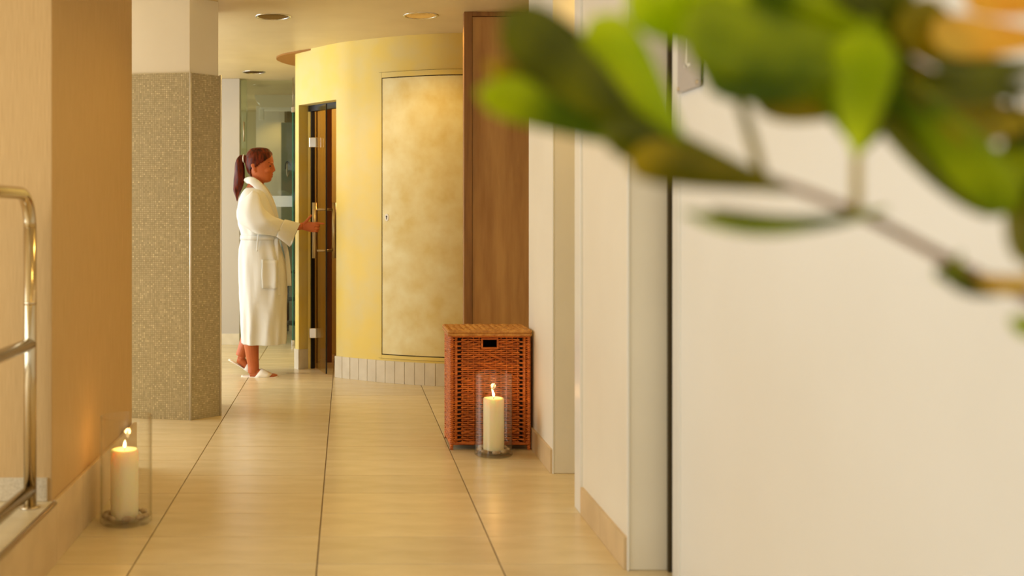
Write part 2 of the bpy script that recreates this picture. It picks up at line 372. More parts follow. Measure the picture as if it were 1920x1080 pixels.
# glazed facade on the left and an added one behind the camera (beyond the frame): parapet, head, mullions, panes
def facade(name, axis, c, a0, a1, n, label):
    e_ = tag(empty(name, (c, a0, 0) if axis == 'y' else (a0, c, 0)), label, 'window', kind=S)
    def bx(u0, u1, z0, z1, t, nm, mat):
        if axis == 'y': o = MB().box((c - t, u0, z0), (c + t, u1, z1)).build(nm, mat)
        else: o = MB().box((u0, c - t, z0), (u1, c + t, z1)).build(nm, mat)
        child(e_, o)
    bx(a0, a1, 0, 0.30, 0.06, 'parapet', M['paint']); bx(a0, a1, 2.25, CEIL, 0.06, 'window_head', M['paint'])
    for k in range(n + 1):
        u = a0 + (a1 - a0) * k / n; bx(u - 0.03, u + 0.03, 0.30, 2.25, 0.04, 'mullion', M['satin'])
facade('window_1', 'y', -3.26, -2.5, 3.52, 5, 'tall glazed facade beside the gallery platform')
facade('window_2', 'y', -3.26, 4.95, 12.9, 6, 'tall glazed facade beyond the left wall block')
facade('window_3', 'x', -2.56, -3.2, 1.04, 3, 'added glazed corridor end behind the photographer')

# ------------------------------------------------------------------ obtuse pillar
pil = tag(empty('pillar', (-1.0, 6.3, 0)), 'faceted pillar clad in fine beige glass mosaic to head height', 'pillar', kind=S)
PL = [(-0.885, 6.04), (-0.733, 6.185), (-0.80, 6.55), (-1.25, 6.60), (-1.31, 6.12)]
cen = Vector((sum(p[0] for p in PL) / 5, sum(p[1] for p in PL) / 5))
inner = [tuple(cen + (Vector(p) - cen) * 0.955) for p in PL]
child(pil, MB().prism(inner, 0, CEIL).build('plaster_shaft', M['paint'], bevel=0.002))
ZM = 1.968
me = bpy.data.meshes.new('mosaic_cladding'); bm = bmesh.new(); uvl = bm.loops.layers.uv.new('UVMap')
u = 0.0
for i in range(5):
    a, b = PL[i], PL[(i + 1) % 5]; ia, ib = inner[i], inner[(i + 1) % 5]; L_ = math.dist(a, b)
    v = [bm.verts.new((p[0], p[1], z)) for p, z in ((a, 0), (b, 0), (b, ZM), (a, ZM))]
    f = bm.faces.new(v)
    for lp, q in zip(f.loops, ((u, 0), (u + L_, 0), (u + L_, ZM), (u, ZM))): lp[uvl].uv = q
    v2 = [bm.verts.new((p[0], p[1], ZM)) for p in (a, b, ib, ia)]; f = bm.faces.new(v2)
    for lp in f.loops: lp[uvl].uv = (0.005, 0.005)
    u += L_
bmesh.ops.recalc_face_normals(bm, faces=bm.faces); bm.to_mesh(me); bm.free()
child(pil, newobj('mosaic_cladding', me, M['mosaic']))
for i, p in enumerate(PL):
    d_ = (Vector(p) - cen).normalized() * 0.002
    child(pil, MB().tube([(p[0] + d_.x, p[1] + d_.y, 0.0), (p[0] + d_.x, p[1] + d_.y, ZM + 0.004)], 0.0062, 10).build('corner_trim', M['alu'], smooth=True))

# ------------------------------------------------------------------ right-hand walls
RF = 0.925
wall('wall_right_far', [(RF, 4.78), (RF, 5.42), (1.9, 5.42), (1.9, 4.78)], 0, CEIL, M['paint'], 'white wall piece beside the wicker basket')
b1 = tag(empty('baseboard_right_far', (0.92, 5.1, 0)), 'beige tile skirting on the white wall beside the wicker basket', 'skirting', kind=S)
child(b1, MB().box((RF - 0.012, 4.785, 0), (RF + 0.002, 5.42, 0.106)).build('skirting_tile', M['skirt'], bevel=0.0015))
RM = 0.915
wall('wall_right_middle', [(RM, 3.47), (RM, 4.23), (1.9, 4.23), (1.9, 3.47)], 0, CEIL, M['paint'], 'cream wall pier in the middle of the right side')
b2 = tag(empty('baseboard_right_middle', (0.91, 3.8, 0)), 'beige tile skirting on the cream wall pier', 'skirting', kind=S)
child(b2, MB().box((RM - 0.012, 3.478, 0), (RM + 0.002, 3.80, 0.106)).build('skirting_tile', M['skirt'], bevel=0.0015))
child(b2, MB().box((RM - 0.012, 3.802, 0), (RM + 0.002, 4.125, 0.106)).build('skirting_tile', M['skirt'], bevel=0.0015))
tag(MB().box((RM - 0.010, 4.135, 0.0), (RM + 0.002, 4.236, CEIL)).build('trim_1', M['lacquer'], bevel=0.002), 'white door casing strip on the far edge of the cream pier', 'casing', kind=S)
tag(MB().box((RM - 0.003, 3.465, 0.0), (RM + 0.004, 3.473, CEIL)).build('trim_2', M['lacquer'], bevel=0.001), 'slim pale corner bead on the near edge of the cream pier', 'corner bead', kind=S)
tag(MB().box((RF - 0.003, 4.776, 0.0), (RF + 0.004, 4.784, CEIL)).build('trim_3', M['lacquer'], bevel=0.001), 'slim pale corner bead on the white wall by the basket', 'corner bead', kind=S)
RN = 1.045
wall('wall_right_near', [(RN, -2.5), (RN, 3.40), (1.9, 3.40), (1.9, -2.5)], 0, CEIL, M['lacquer'], 'large smooth white wall nearest on the right')
tag(MB().box((RN - 0.006, 3.335, 0.0), (RN + 0.004, 3.404, CEIL)).build('trim_4', M['lacquer'], bevel=0.002), 'white door casing at the end of the near white wall', 'casing', kind=S)
tag(MB().box((RN - 0.003, 3.452, 0.0), (RN + 0.030, 3.4695, CEIL)).build('trim_8', pm('dark bronze gasket', srgb(70, 58, 30), 0.7)), 'dark strip painted as shade between the cream pier and the near white wall', 'painted shade', kind=S)  # dark strip coloured as the shade inside the open slot
wall('wall_right_outer', [(1.88, -2.5), (1.88, 13.0), (2.0, 13.0), (2.0, -2.5)], 0, CEIL, M['paint'], 'plain cream wall at the back of the side recess')

# oak door with frame behind the basket
d1 = tag(empty('door_1', (1.0, 6.5, 0)), 'tall oak veneer door panel behind the wicker basket', 'door', kind=S)
child(d1, MB().box((0.714, 6.49, 0), (0.764, 6.56, CEIL)).build('door_stile', M['wood_dark'], bevel=0.002))
child(d1, MB().box((0.764, 6.49, CEIL - 0.026), (1.85, 6.56, CEIL)).build('door_rail', M['wood_dark'], bevel=0.002))
child(d1, MB().box((0.767, 6.506, 0), (1.85, 6.55, CEIL - 0.029)).build('door_panel', M['wood'], bevel=0.001))

# ------------------------------------------------------------------ curved yellow steam room
left = [(0.10, 9.45), (-0.17, 9.15), (-0.32, 8.75), (-0.385, 8.40), (-0.385, 8.17), (-0.362, 8.06)]
right = [(-0.075, 7.672), (0.109, 7.52), (0.326, 7.382), (0.538, 7.288), (0.70, 7.25), (0.90, 7.25), (1.15, 7.31), (1.45, 7.46), (1.80, 7.72)]
CC = bez(left + right, 10); Lc = CC[:51]; Dc = CC[50:61]; Rc = CC[60:]
def offset(c, d):
    out = []
    for i in range(len(c)):
        a = Vector(c[max(i - 1, 0)]); b = Vector(c[min(i + 1, len(c) - 1)]); t = (b - a).normalized(); n = Vector((t.y, -t.x))
        out.append((c[i][0] + n.x * d, c[i][1] + n.y * d))
    return out
# travelling left to right along the front the outward side (to the corridor) is (t.y,-t.x)
DH = 1.995; TH = 0.12
ws = tag(empty('wall_curved', (0.3, 7.8, 0)), 'curved yellow lime plastered wall of the steam room', 'wall', kind=S)
A, B = Vector(Lc[-1]), Vector(Rc[0]); dd = (B - A).normalized(); nin = Vector((-dd.y, dd.x))
A1 = A + nin * TH; B1 = B + nin * TH
Lin = offset(Lc, -TH); Rin = offset(Rc, -TH); Lin[-1] = tuple(A1); Rin[0] = tuple(B1)
def ring_strip(mb, oc, ic, z0, z1):
    n = len(oc)
    vs = [(p[0], p[1], z) for z in (z0, z1) for p in oc] + [(p[0], p[1], z) for z in (z0, z1) for p in ic]
    fs = []
    for i in range(n - 1):
        fs += [(i, i + 1, n + i + 1, n + i), (2 * n + i + 1, 2 * n + i, 3 * n + i, 3 * n + i + 1), (n + i, n + i + 1, 3 * n + i + 1, 3 * n + i), (i + 1, i, 2 * n + i, 2 * n + i + 1)]
    fs += [(0, n, 3 * n, 2 * n), (n - 1, 3 * n - 1, 4 * n - 1, 2 * n - 1)]
    mb.add(vs, fs); return mb
def smooth_auto(o, ang=0.6):
    me = o.data
    me.polygons.foreach_set('use_smooth', [True] * len(me.polygons)); me.set_sharp_from_angle(angle=ang); return o
mb = MB(); ring_strip(mb, Lc, Lin, 0, CEIL); ring_strip(mb, Rc, Rin, 0, CEIL)
Din = offset(Dc, -TH); Din[0] = tuple(A1); Din[-1] = tuple(B1); ring_strip(mb, Dc, Din, DH, CEIL)
child(ws, smooth_auto(mb.build('plaster_shell', M['yellow'])))
# dark interior: lining, back, timber post
l2 = MB(); ring_strip(l2, offset(Lin, -0.004)[:-6], offset(Lin, -0.02)[:-6], 0, CEIL); child(ws, l2.build('inner_plaster', M['yellow']))
lin = MB(); ring_strip(lin, offset(Rin, -0.004), offset(Rin, -0.02), 0, CEIL)
lin.box((-0.1, 9.30, 0), (1.86, 9.42, CEIL)); lin.box((1.78, 7.8, 0), (1.86, 9.42, CEIL)); lin.box((0.05, 8.1, CEIL - 0.03), (1.8, 9.4, CEIL - 0.004))
child(ws, lin.build('interior_lining', M['maroon']))
child(ws, MB().box((-0.168, 8.44, 0), (-0.118, 8.50, 2.05)).build('timber_post', M['brown'], bevel=0.003))
hf = MB().prism([tuple(A1 - nin * 0.04), tuple(B1 - nin * 0.04), tuple(B1), tuple(A1)], DH - 0.045, DH)
child(ws, hf.build('door_head_frame', M['black']))
sA = A1 - nin * 0.026 - dd * 0.002
child(ws, MB().prism([tuple(sA), tuple(sA + dd * 0.038), tuple(sA + dd * 0.038 + nin * 0.03), tuple(sA + nin * 0.03)], 0, DH - 0.04).build('door_seal', M['black'], bevel=0.001))
# slab following the wall's plan between two X positions
def curve_pts(x0, x1, n=14):
    tab = [(p[0], p[1]) for p in Rc]
    return [(x0 + (x1 - x0) * i / n, interp(x0 + (x1 - x0) * i / n, tab)[0]) for i in range(n + 1)]
def curved_slab(x0, x1, z0, z1, o0, o1, n=14):
    c = curve_pts(x0, x1, n); return ring_strip(MB(), offset(c, o1), offset(c, o0), z0, z1)
sl_ = bpy.data.lights.new('steam_room_fill', 'POINT'); sl_.energy = 34; sl_.color = (1.0, 0.6, 0.25); sl_.shadow_soft_size = 0.06  # added fill to brighten the steam room inside; no lamp seen there
slo = bpy.data.objects.new('steam_room_fill', sl_); COL.objects.link(slo); slo.location = (0.75, 8.55, 2.2)
# base tiles
bc = tag(empty('baseboard_curved', (0.4, 7.4, 0)), 'row of upright pale grey base tiles along the curved yellow wall', 'skirting', kind=S)
x = -0.079
while x < 1.55:
    t = interp(x + 0.03, [(p[0], p[1]) for p in Rc])[0] - interp(x, [(p[0], p[1]) for p in Rc])[0]
    dx = 0.0735 / math.sqrt(1 + (t / 0.03) ** 2)
    child(bc, curved_slab(x + 0.0012, x + dx - 0.0012, 0, 0.153, -0.002, 0.012, 1).build('base_tile', M['greytile'], bevel=0.001)); x += dx
rv = MB().prism([tuple(A - dd * 0.0 + dd * 0.001), tuple(A1 - nin * 0.004 + dd * 0.001), tuple(A1 - nin * 0.004 + dd * 0.009), tuple(A - nin * 0.009 + dd * 0.009), tuple(A - nin * 0.009)], 0, 0.15)
child(bc, rv.build('base_tile', M['greytile']))
cl = Lc[-14:]
child(bc, ring_strip(MB(), offset(cl, 0.008), offset(cl, -0.001), 0, 0.15).build('base_tile', M['greytile']))
# flush plaster-faced service door in the curved wall
d2 = tag(empty('door_2', (0.5, 7.3, 0.2)), 'pale mottled flush service door set in the curved yellow wall', 'door', kind=S)
X0, X1, Z0, Z1 = 0.252, 0.93, 0.200, 2.112
child(d2, curved_slab(X0 - 0.0262, X1 + 0.033, Z0 - 0.032, Z1 + 0.0445, -0.003, 0.0012).build('gap_shadow', M['gap']))
child(d2, smooth_auto(curved_slab(X0, X1, Z0, Z1, -0.002, 0.007).build('door_panel', M['yellow_pale'])))
fr = MB()
for a in ((X0 - 0.024, X0 - 0.006, Z0 - 0.03, Z1 + 0.042), (X0 - 0.005, X1 + 0.03, Z1 + 0.007, Z1 + 0.042), (X0 - 0.005, X1 + 0.03, Z0 - 0.03, Z0 - 0.007)):
    s_ = curved_slab(*a, -0.002, 0.0075); fr.add(s_.v, s_.f)
child(d2, smooth_auto(fr.build('door_frame', M['yellow'])))
xe = 0.2815; ye = interp(xe, [(p[0], p[1]) for p in Rc])[0]
tt = Vector((0.05, interp(xe + 0.05, [(p[0], p[1]) for p in Rc])[0] - ye, 0)).normalized(); nn = Vector((tt.y, -tt.x, 0))
ec = Vector((xe, ye, 1.148)) + nn * 0.007
def disc(c, rx, rz, t0, t1, n=20):
    return MB().loft([[c + nn * t0 + tt * (rx * math.cos(2 * PI * q / n)) + Vector((0, 0, rz * math.sin(2 * PI * q / n))) for q in range(n)],
                      [c + nn * t1 + tt * (rx * math.cos(2 * PI * q / n)) + Vector((0, 0, rz * math.sin(2 * PI * q / n))) for q in range(n)]])
es = child(d2, disc(ec, 0.0165, 0.026, -0.002, 0.003).build('lock_escutcheon', M['white'], smooth=False))
kh = disc(ec + Vector((0, 0, 0.005)), 0.0055, 0.0065, 0.002, 0.0036); k2 = disc(ec - Vector((0, 0, 0.006)), 0.003, 0.010, 0.002, 0.0035); kh.add(k2.v, k2.f)
child(d2, kh.build('keyhole', M['black']))
# thin ochre disc at the ceiling above the steam room
dc = [p for p in reversed(offset(CC[54:], -0.03))] + bez([(-0.25, 7.905), (-0.374, 8.025), (-0.50, 8.18), (-0.552, 8.38), (-0.50, 8.60), (-0.38, 8.80), (-0.05, 9.15), (0.6, 9.28), (1.78, 9.28)], 6)
tag(MB().prism(dc, CEIL - 0.012, CEIL).build('trim_5', M['ochre']), 'thin ochre ceiling soffit overhanging the curved yellow wall', 'soffit', kind=S)

# ------------------------------------------------------------------ glass door of the steam room, standing open
HG = Vector((-0.238, 8.095)); FE = Vector((-0.147, 7.735)); ld = (FE - HG).normalized(); ln = Vector((-ld.y, ld.x))
if ln.x > 0: ln = -ln          # ln points left, to the woman
d3 = tag(empty('door_3', (HG.x, HG.y, 0)), 'bronze tinted glass door standing open in the yellow wall', 'door', kind=S)
T = 0.005
def lp(s, o, z): q = HG + ld * s + ln * o; return Vector((q.x, q.y, z))
LL = (FE - HG).length
def leafbox(s0, s1, o0, o1, z0, z1):
    return MB().add([lp(s0, o0, z0), lp(s1, o0, z0), lp(s1, o1, z0), lp(s0, o1, z0), lp(s0, o0, z1), lp(s1, o0, z1), lp(s1, o1, z1), lp(s0, o1, z1)],
                    [(0, 3, 2, 1), (4, 5, 6, 7), (0, 1, 5, 4), (1, 2, 6, 5), (2, 3, 7, 6), (3, 0, 4, 7)])
child(d3, leafbox(0, LL - 0.004, -T, T, 0.012, 1.972).build('glass_leaf', M['bronze_glass']))
child(d3, leafbox(LL - 0.004, LL, -T, T, 0.012, 1.972).build('glass_edge', M['black']))
for z in (0.272, 1.715):
    c_ = Vector((HG.x - 0.018, HG.y - 0.015, z))
    child(d3, MB().box((c_.x - 0.028, c_.y - 0.014, z - 0.038), (c_.x + 0.030, c_.y + 0.014, z + 0.038)).build('hinge', M['chrome'], bevel=0.004))
hs = LL - 0.065
HANDLE = lp(hs, 0.074, 1.15)
for sgn, nm in ((1, 'pull_bar'), (-1, 'pull_bar')):
    child(d3, MB().tube([lp(hs, sgn * 0.074, 0.850), lp(hs, sgn * 0.074, 1.256)], 0.0168, 16).build('pull_bar', M['satin'], smooth=True))
for z in (1.205, 0.905):
    child(d3, MB().tube([lp(hs, -0.074, z), lp(hs, 0.074, z)], 0.0095, 10).build('handle_rod', M['satin'], smooth=True))

# ------------------------------------------------------------------ back wall, glass partition and the room behind
wall('wall_back', [(-3.2, 9.62), (-0.965, 9.62), (-0.965, 9.74), (-3.2, 9.74)], 0, CEIL, M['backwall'], 'pale wall at the far end behind the woman')
tag(MB().box((-3.2, 9.608, 0), (-0.967, 9.62, 0.10)).build('baseboard_back', M['greytile'], bevel=0.001), 'low tile skirting on the far end wall', 'skirting', kind=S)
g1 = tag(empty('window_4', (-0.7, 9.66, 0)), 'clear greenish glass partition behind the woman with a frosted band', 'glass partition', kind=S)
child(g1, MB().box((-0.96, 9.655, 0.015), (-0.492, 9.665, 2.385)).build('glass_pane', M['green_glass']))
child(g1, MB().box((-0.96, 9.648, 1.243), (-0.492, 9.654, 1.342)).build('frosted_band', M['frost']))
child(g1, MB().box((-0.966, 9.63, 0.0), (-0.905, 9.72, 2.39)).build('glass_jamb', M['green_glass'], bevel=0.002))
child(g1, MB().tube([(-0.925, 9.60, 2.01), (-0.925, 9.60, 1.83)], 0.006, 8).build('pull_bar', M['satin'], smooth=True))
for z_ in (2.0, 1.84):
    child(g1, MB().tube([(-0.925, 9.60, z_), (-0.925, 9.655, z_)], 0.005, 8).build('handle_rod', M['satin'], smooth=True))
g2 = tag(empty('window_5', (-0.4, 9.55, 0)), 'teal edged glass panel with chrome clamps beside the yellow wall', 'glass partition', kind=S)
child(g2, MB().box((-0.478, 9.545, 0.03), (-0.05, 9.555, 2.09)).build('glass_pane', M['teal_glass']))
child(g2, MB().box((-0.487, 9.543, 0.03), (-0.478, 9.557, 2.09)).build('glass_edge', M['teal_edge']))
for z_ in (2.085, 0.0):
    child(g2, MB().box((-0.492, 9.53, z_), (-0.465, 9.57, z_ + 0.05)).build('clamp', M['chrome'], bevel=0.003))
child(g2, MB().tube([(-0.480, 9.55, 2.13), (-0.480, 9.55, 2.398)], 0.003, 6).build('hanger_rod', M['satin'], smooth=True))
wall('wall_back_room', [(-3.2, 12.5), (1.9, 12.5), (1.9, 12.6), (-3.2, 12.6)], 0, CEIL, M['olive_wall'], 'olive beige end wall of the room seen through the glass')
wall('wall_back_room_pier', [(-1.02, 12.0), (-0.70, 12.0), (-0.70, 12.5), (-1.02, 12.5)], 0, CEIL, M['paint'], 'pinkish wall pier seen through the glass above the woman', bevel=0)
wall('wall_back_room_column', [(-0.70, 11.4), (-0.56, 11.4), (-0.56, 11.6), (-0.70, 11.6)], 0, 2.16, M['grey_wall'], 'grey green column seen through the glass beside the teal panel', 'column', bevel=0)
tag(MB().loft([[(-0.94 + a, 10.9, z), (-0.94 + a, 11.3, z), (0.6, 11.3, z), (0.6, 10.9, z)] for a, z in ((0.0, CEIL), (0.0, 2.37), (0.02, 2.33), (0.05, 2.31), (0.05, 2.27))]).build('trim_6', M['white']),
    'white stepped ceiling cornice seen through the glass', 'cornice', kind=S)
tag(MB().box((-0.905, 11.0, 2.155), (-0.855, 11.05, 2.272)).build('trim_7', M['white'], bevel=0.004), 'short white bracket hanging from the cornice behind the glass', 'bracket', kind=S)
# ------------------------------------------------------------------ recessed downlights
def downlight(x, y, r, power, label, lit=True):
    t = tag(empty('ceiling_downlight', (x, y, CEIL)), label, 'ceiling light', 'recessed ceiling downlights')
    child(t, MB().lathe([(r * 0.85, 0.003), (r * 0.86, -0.003), (r * 0.93, -0.0045), (r, -0.002), (r, 0.0)], (x, y, CEIL), 40, False).build('rim', M['chrome'], smooth=True))
    child(t, MB().lathe([(r * 0.85, 0.0), (r * 0.85, 0.07), (r * 0.35, 0.083), (0.001, 0.083), (0.001, 0.080), (r * 0.34, 0.080), (r * 0.82, 0.068), (r * 0.84, 0.0)], (x, y, CEIL), 32, False).build('reflector', M['baffle']))
    if power:
        l = bpy.data.lights.new('downlight_lamp', 'SPOT'); l.energy = power; l.color = WARM; l.spot_size = 2.9; l.spot_blend = 0.4; l.shadow_soft_size = 0.02
        o = bpy.data.objects.new('downlight_lamp', l); COL.objects.link(o); o.location = (x, y, CEIL + 0.058); child(t, o)
DP = 17
downlight(-0.459, 6.65, 0.112, DP * 0.4, 'round ceiling downlight above the floor between pillar and yellow wall')
downlight(0.46, 6.62, 0.112, DP * 1.3, 'round ceiling downlight above the service door side')
downlight(-0.80, 9.20, 0.10, DP * 0.15, 'small round ceiling downlight near the glass partition')
downlight(0.05, 4.40, 0.112, DP, 'round ceiling downlight above the corridor between the two candles')
downlight(0.05, 3.10, 0.112, DP * 0.6, 'round ceiling downlight beside the cream wall pier')
downlight(0.0, 2.00, 0.112, DP * 0.3, 'round ceiling downlight near the camera end of the corridor')
downlight(-0.70, 11.6, 0.10, DP * 0.5, 'added unseen ceiling downlight in the room behind the glass')  # added to light the back room; no fixture is seen there
downlight(1.30, 4.50, 0.10, DP * 0.9, 'round ceiling downlight in the side recess behind the orange wall')

# ------------------------------------------------------------------ wicker basket
bx0, bx1, by0, by1, bz = 0.518, 0.900, 5.272, 5.552, 0.572
bk = tag(empty('wicker_basket', ((bx0 + bx1) / 2, (by0 + by1) / 2, 0)), 'tall russet wicker laundry basket with a lid by the right wall', 'basket')
HX0, HX1, HZ0, HZ1 = 0.668, 0.746, 0.502, 0.549
def weave(map3, Lx, z0, z1, pitch, row, gaps=(), hole=None, r=0.0042, amp=0.0042):
    mb = MB(); nr = int((z1 - z0) / row); ns = max(2, round(Lx / pitch)); pt = Lx / ns
    for k in range(nr):
        z = z0 + (k + 0.5) * row; ph = k % 2
        pts = []; runs = []
        n = ns * 4
        for i in range(n + 1):
            u = Lx * i / n
            skip = False
            if hole and hole[0] < u < hole[1] and hole[2] < z < hole[3]: skip = True
            for g in gaps:
                if g[0] < u < g[1] and ph == 0: skip = True
            if skip:
                if len(pts) > 2: runs.append(pts)
                pts = []
            else:
                pts.append(map3(u, z + 0.0008 * math.sin(u * 90 + k * 2.1), amp * math.cos(PI * u / pt + ph * PI)))
        if len(pts) > 2: runs.append(pts)
        for pts in runs: mb.tube(pts, r * (0.9 + 0.25 * random.random()), 5, cap=False)
    for i in range(ns + 1):
        u = Lx * i / ns
        zs = [z0 + (z1 - z0) * q / 10 for q in range(11)]
        if hole and hole[0] - 0.002 < u < hole[1] + 0.002:
            mb.tube([map3(u, z0, -0.001), map3(u, hole[2], -0.001)], 0.0032, 5)
        else: mb.tube([map3(u, z0, -0.001), map3(u, z1, -0.001)], 0.0032, 5)
    return mb
LX = bx1 - bx0; LY = by1 - by0
fr_ = weave(lambda u, z, o: (bx0 + u, by0 - o, z), LX, 0.035, bz - 0.012, 0.0275, 0.0105, gaps=((0.034, 0.047), (LX - 0.047, LX - 0.034)), hole=(HX0 - bx0, HX1 - bx0, HZ0, HZ1))
tag(child(bk, fr_.build('front_weave', M['wicker'], smooth=True)), kind='stuff')
tag(child(bk, weave(lambda u, z, o: (bx0 - o, by0 + u, z), LY, 0.035, bz - 0.012, 0.0275, 0.0105).build('side_weave', M['wicker'], smooth=True)), kind='stuff')
tag(child(bk, weave(lambda u, z, o: (bx1 + o, by0 + u, z), LY, 0.035, bz - 0.012, 0.0275, 0.0105).build('side_weave', M['wicker'], smooth=True)), kind='stuff')
tag(child(bk, weave(lambda u, z, o: (bx0 + u, by1 + o, z), LX, 0.035, bz - 0.012, 0.0275, 0.0105).build('back_weave', M['wicker'], smooth=True)), kind='stuff')
def hollow(mb, a, b, t):
    x0, y0, z0 = a; x1, y1, z1 = b
    mb.box((x0, y0, z0), (x1, y0 + t, z1)).box((x0, y1 - t, z0), (x1, y1, z1)).box((x0, y0, z0), (x0 + t, y1, z1)).box((x1 - t, y0, z0), (x1, y1, z1)).box((x0, y0, z0), (x1, y1, z0 + t)); return mb
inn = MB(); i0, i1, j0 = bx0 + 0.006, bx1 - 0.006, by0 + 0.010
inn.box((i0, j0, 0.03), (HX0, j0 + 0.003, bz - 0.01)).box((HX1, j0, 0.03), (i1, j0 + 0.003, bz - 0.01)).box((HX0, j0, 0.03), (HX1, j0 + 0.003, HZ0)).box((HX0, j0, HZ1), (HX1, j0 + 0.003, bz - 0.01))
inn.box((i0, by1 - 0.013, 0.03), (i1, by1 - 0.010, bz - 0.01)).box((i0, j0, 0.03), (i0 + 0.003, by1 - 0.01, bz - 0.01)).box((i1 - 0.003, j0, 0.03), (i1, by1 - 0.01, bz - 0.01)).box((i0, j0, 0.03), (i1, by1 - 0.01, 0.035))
child(bk, inn.build('inner_shade_box', M['dark']))  # added box, its dark colour stands for the shade inside the basket
def rope(mb, a, b, r, turns, n=None):
    a = Vector(a); b = Vector(b); t = (b - a).normalized(); u = Vector((0, 0, 1)) if abs(t.z) < .9 else Vector((0, 1, 0)); u = (u - t * u.dot(t)).normalized(); v = t.cross(u)
    n = n or int(turns * 6)
    for ph in (0, PI):
        mb.tube([a.lerp(b, i / n) + (u * math.cos(2 * PI * turns * i / n + ph) + v * math.sin(2 * PI * turns * i / n + ph)) * r * 0.5 for i in range(n + 1)], r * 0.62, 5, cap=True)
    return mb
for (x_, y_) in ((bx0, by0), (bx1, by0), (bx0, by1), (bx1, by1)):
    o = rope(MB(), (x_, y_, 0.0), (x_, y_, bz - 0.004), 0.0095, 28).build('corner_post', M['wicker'], smooth=True); child(bk, o)
for x_ in (bx0 + 0.022, bx1 - 0.022):
    child(bk, MB().tube([(x_, by0 - 0.004, 0.03), (x_, by0 - 0.004, bz - 0.006)], 0.0055, 7).build('front_stake', M['wicker'], smooth=True))
for z_, nm in ((0.032, 'bottom_rail'), (bz - 0.010, 'top_rail')):
    mb = MB(); rope(mb, (bx0, by0 - 0.003, z_), (bx1, by0 - 0.003, z_), 0.008, 26); rope(mb, (bx0 - 0.003, by0, z_), (bx0 - 0.003, by1, z_), 0.008, 20)
    rope(mb, (bx1 + 0.003, by0, z_), (bx1 + 0.003, by1, z_), 0.008, 20); rope(mb, (bx0, by1, z_), (bx1, by1, z_), 0.008, 26)
    child(bk, mb.build(nm, M['wicker'], smooth=True))
hb = [(HX0, by0 - 0.004, HZ0), (HX1, by0 - 0.004, HZ0), (HX1, by0 - 0.004, HZ1), (HX0, by0 - 0.004, HZ1)]
mb = MB()
for k in range(4): rope(mb, hb[k], hb[(k + 1) % 4], 0.0055, 8 if k % 2 == 0 else 5)
child(bk, mb.build('hand_hole_border', M['wicker'], smooth=True))
ld_ = empty('lid', (0, 0, 0)); child(bk, ld_); ld_.matrix_parent_inverse = Matrix.Translation(-bk.location)
la, lb, lc, le = bx0 - 0.012, bx1 + 0.006, by0 - 0.012, by1 + 0.004; lz = 0.584
tag(weave(lambda u, z, o: (la + u, lc + z, lz + o), lb - la, 0.0, le - lc, 0.030, 0.0165, r=0.0066, amp=0.0062).build('lid_weave', M['wicker_lid'], ld_, True), kind='stuff')
mb = MB()
for a_, b_, tn in (((la, lc, lz), (lb, lc, lz), 34), ((lb, lc, lz), (lb, le, lz), 24), ((lb, le, lz), (la, le, lz), 34), ((la, le, lz), (la, lc, lz), 24),
                   ((la, lc, lz - 0.014), (lb, lc, lz - 0.014), 34), ((la, le, lz - 0.014), (la, lc, lz - 0.014), 24), ((lb, lc, lz - 0.014), (lb, le, lz - 0.014), 24)):
    rope(mb, a_, b_, 0.0085, tn)
mb.build('lid_rim', M['wicker_lid'], ld_, True)

# ------------------------------------------------------------------ candles in glass cylinders
def vessel(x, y, r, h, label):
    t = 0.004; n = 56
    prof = [(0.002, 0.0), (r - 0.004, 0.0), (r, 0.004), (r, h - 0.002), (r - t * .5, h), (r - t, h - 0.002), (r - t, 0.022), (r - t - 0.006, 0.016), (0.002, 0.016)]
    o = MB().lathe(prof, (0, 0, 0), n).build('glass_cylinder', M['clear_glass'], smooth=True); o.location = (x, y, 0.0005)
    o.data.set_sharp_from_angle(angle=0.7); return tag(o, label, 'glass cylinder', 'tall clear glass cylinders')
def candle(x, y, z, r, h, label, fl, power):
    t = empty('pillar_candle', (x, y, z)); tag(t, label, 'candle', 'ivory pillar candles')
    MB().lathe([(0.002, 0), (r * 0.97, 0), (r, 0.003), (r, h - 0.006), (r * 0.95, h - 0.001), (r * 0.80, h + 0.0005), (r * 0.45, h - 0.004), (0.003, h - 0.006)], n=40).build('wax_body', M['wax'], t, True)
    MB().tube([(0, 0, h - 0.008), (0.001, 0, h + 0.002), (0.002, 0, h + 0.008)], 0.0016, 6).build('wick', M['wick'], t, True)
    f_ = MB().tube([(fl[0] * s_ * s_, 0, h + 0.004 + fl[1] * s_) for s_ in (0, 0.12, 0.3, 0.5, 0.7, 0.88, 1)], [0.0012, 0.0045, 0.0062, 0.0056, 0.0040, 0.0020, 0.0004], 10).build('flame', M['flame'], t, True)
    l = bpy.data.lights.new('candle_light', 'POINT'); l.energy = power; l.color = (1.0, 0.50, 0.15); l.shadow_soft_size = 0.012
    lo = bpy.data.objects.new('candle_light', l); COL.objects.link(lo); lo.parent = t; lo.location = (0, 0, h + 0.03)
def pebbles(x, y, rin, rc, label, group, n):
    for k in range(n):
        a = 2 * PI * k / n + random.uniform(-.15, .15); rr = (rin + rc) / 2 + random.uniform(-.003, .003)
        sx, sy, sz = random.uniform(.018, .024), random.uniform(.0125, .0155), random.uniform(.008, .012)
        mb = MB(); mb.ball((0, 0, 0), sx, sy, sz, 10, 7)
        mb.v = [(v[0] * (1 + .08 * math.sin(v[1] * 300 + k)), v[1], v[2]) for v in mb.v]
        o = mb.build('pebble', M['stone'], smooth=True); o.location = (x + rr * math.cos(a), y + rr * math.sin(a), 0.0175 + sz); o.rotation_euler = (0, 0, a + PI / 2)
        tag(o, label, 'pebble', group)
vx, vy = -0.833, 4.030
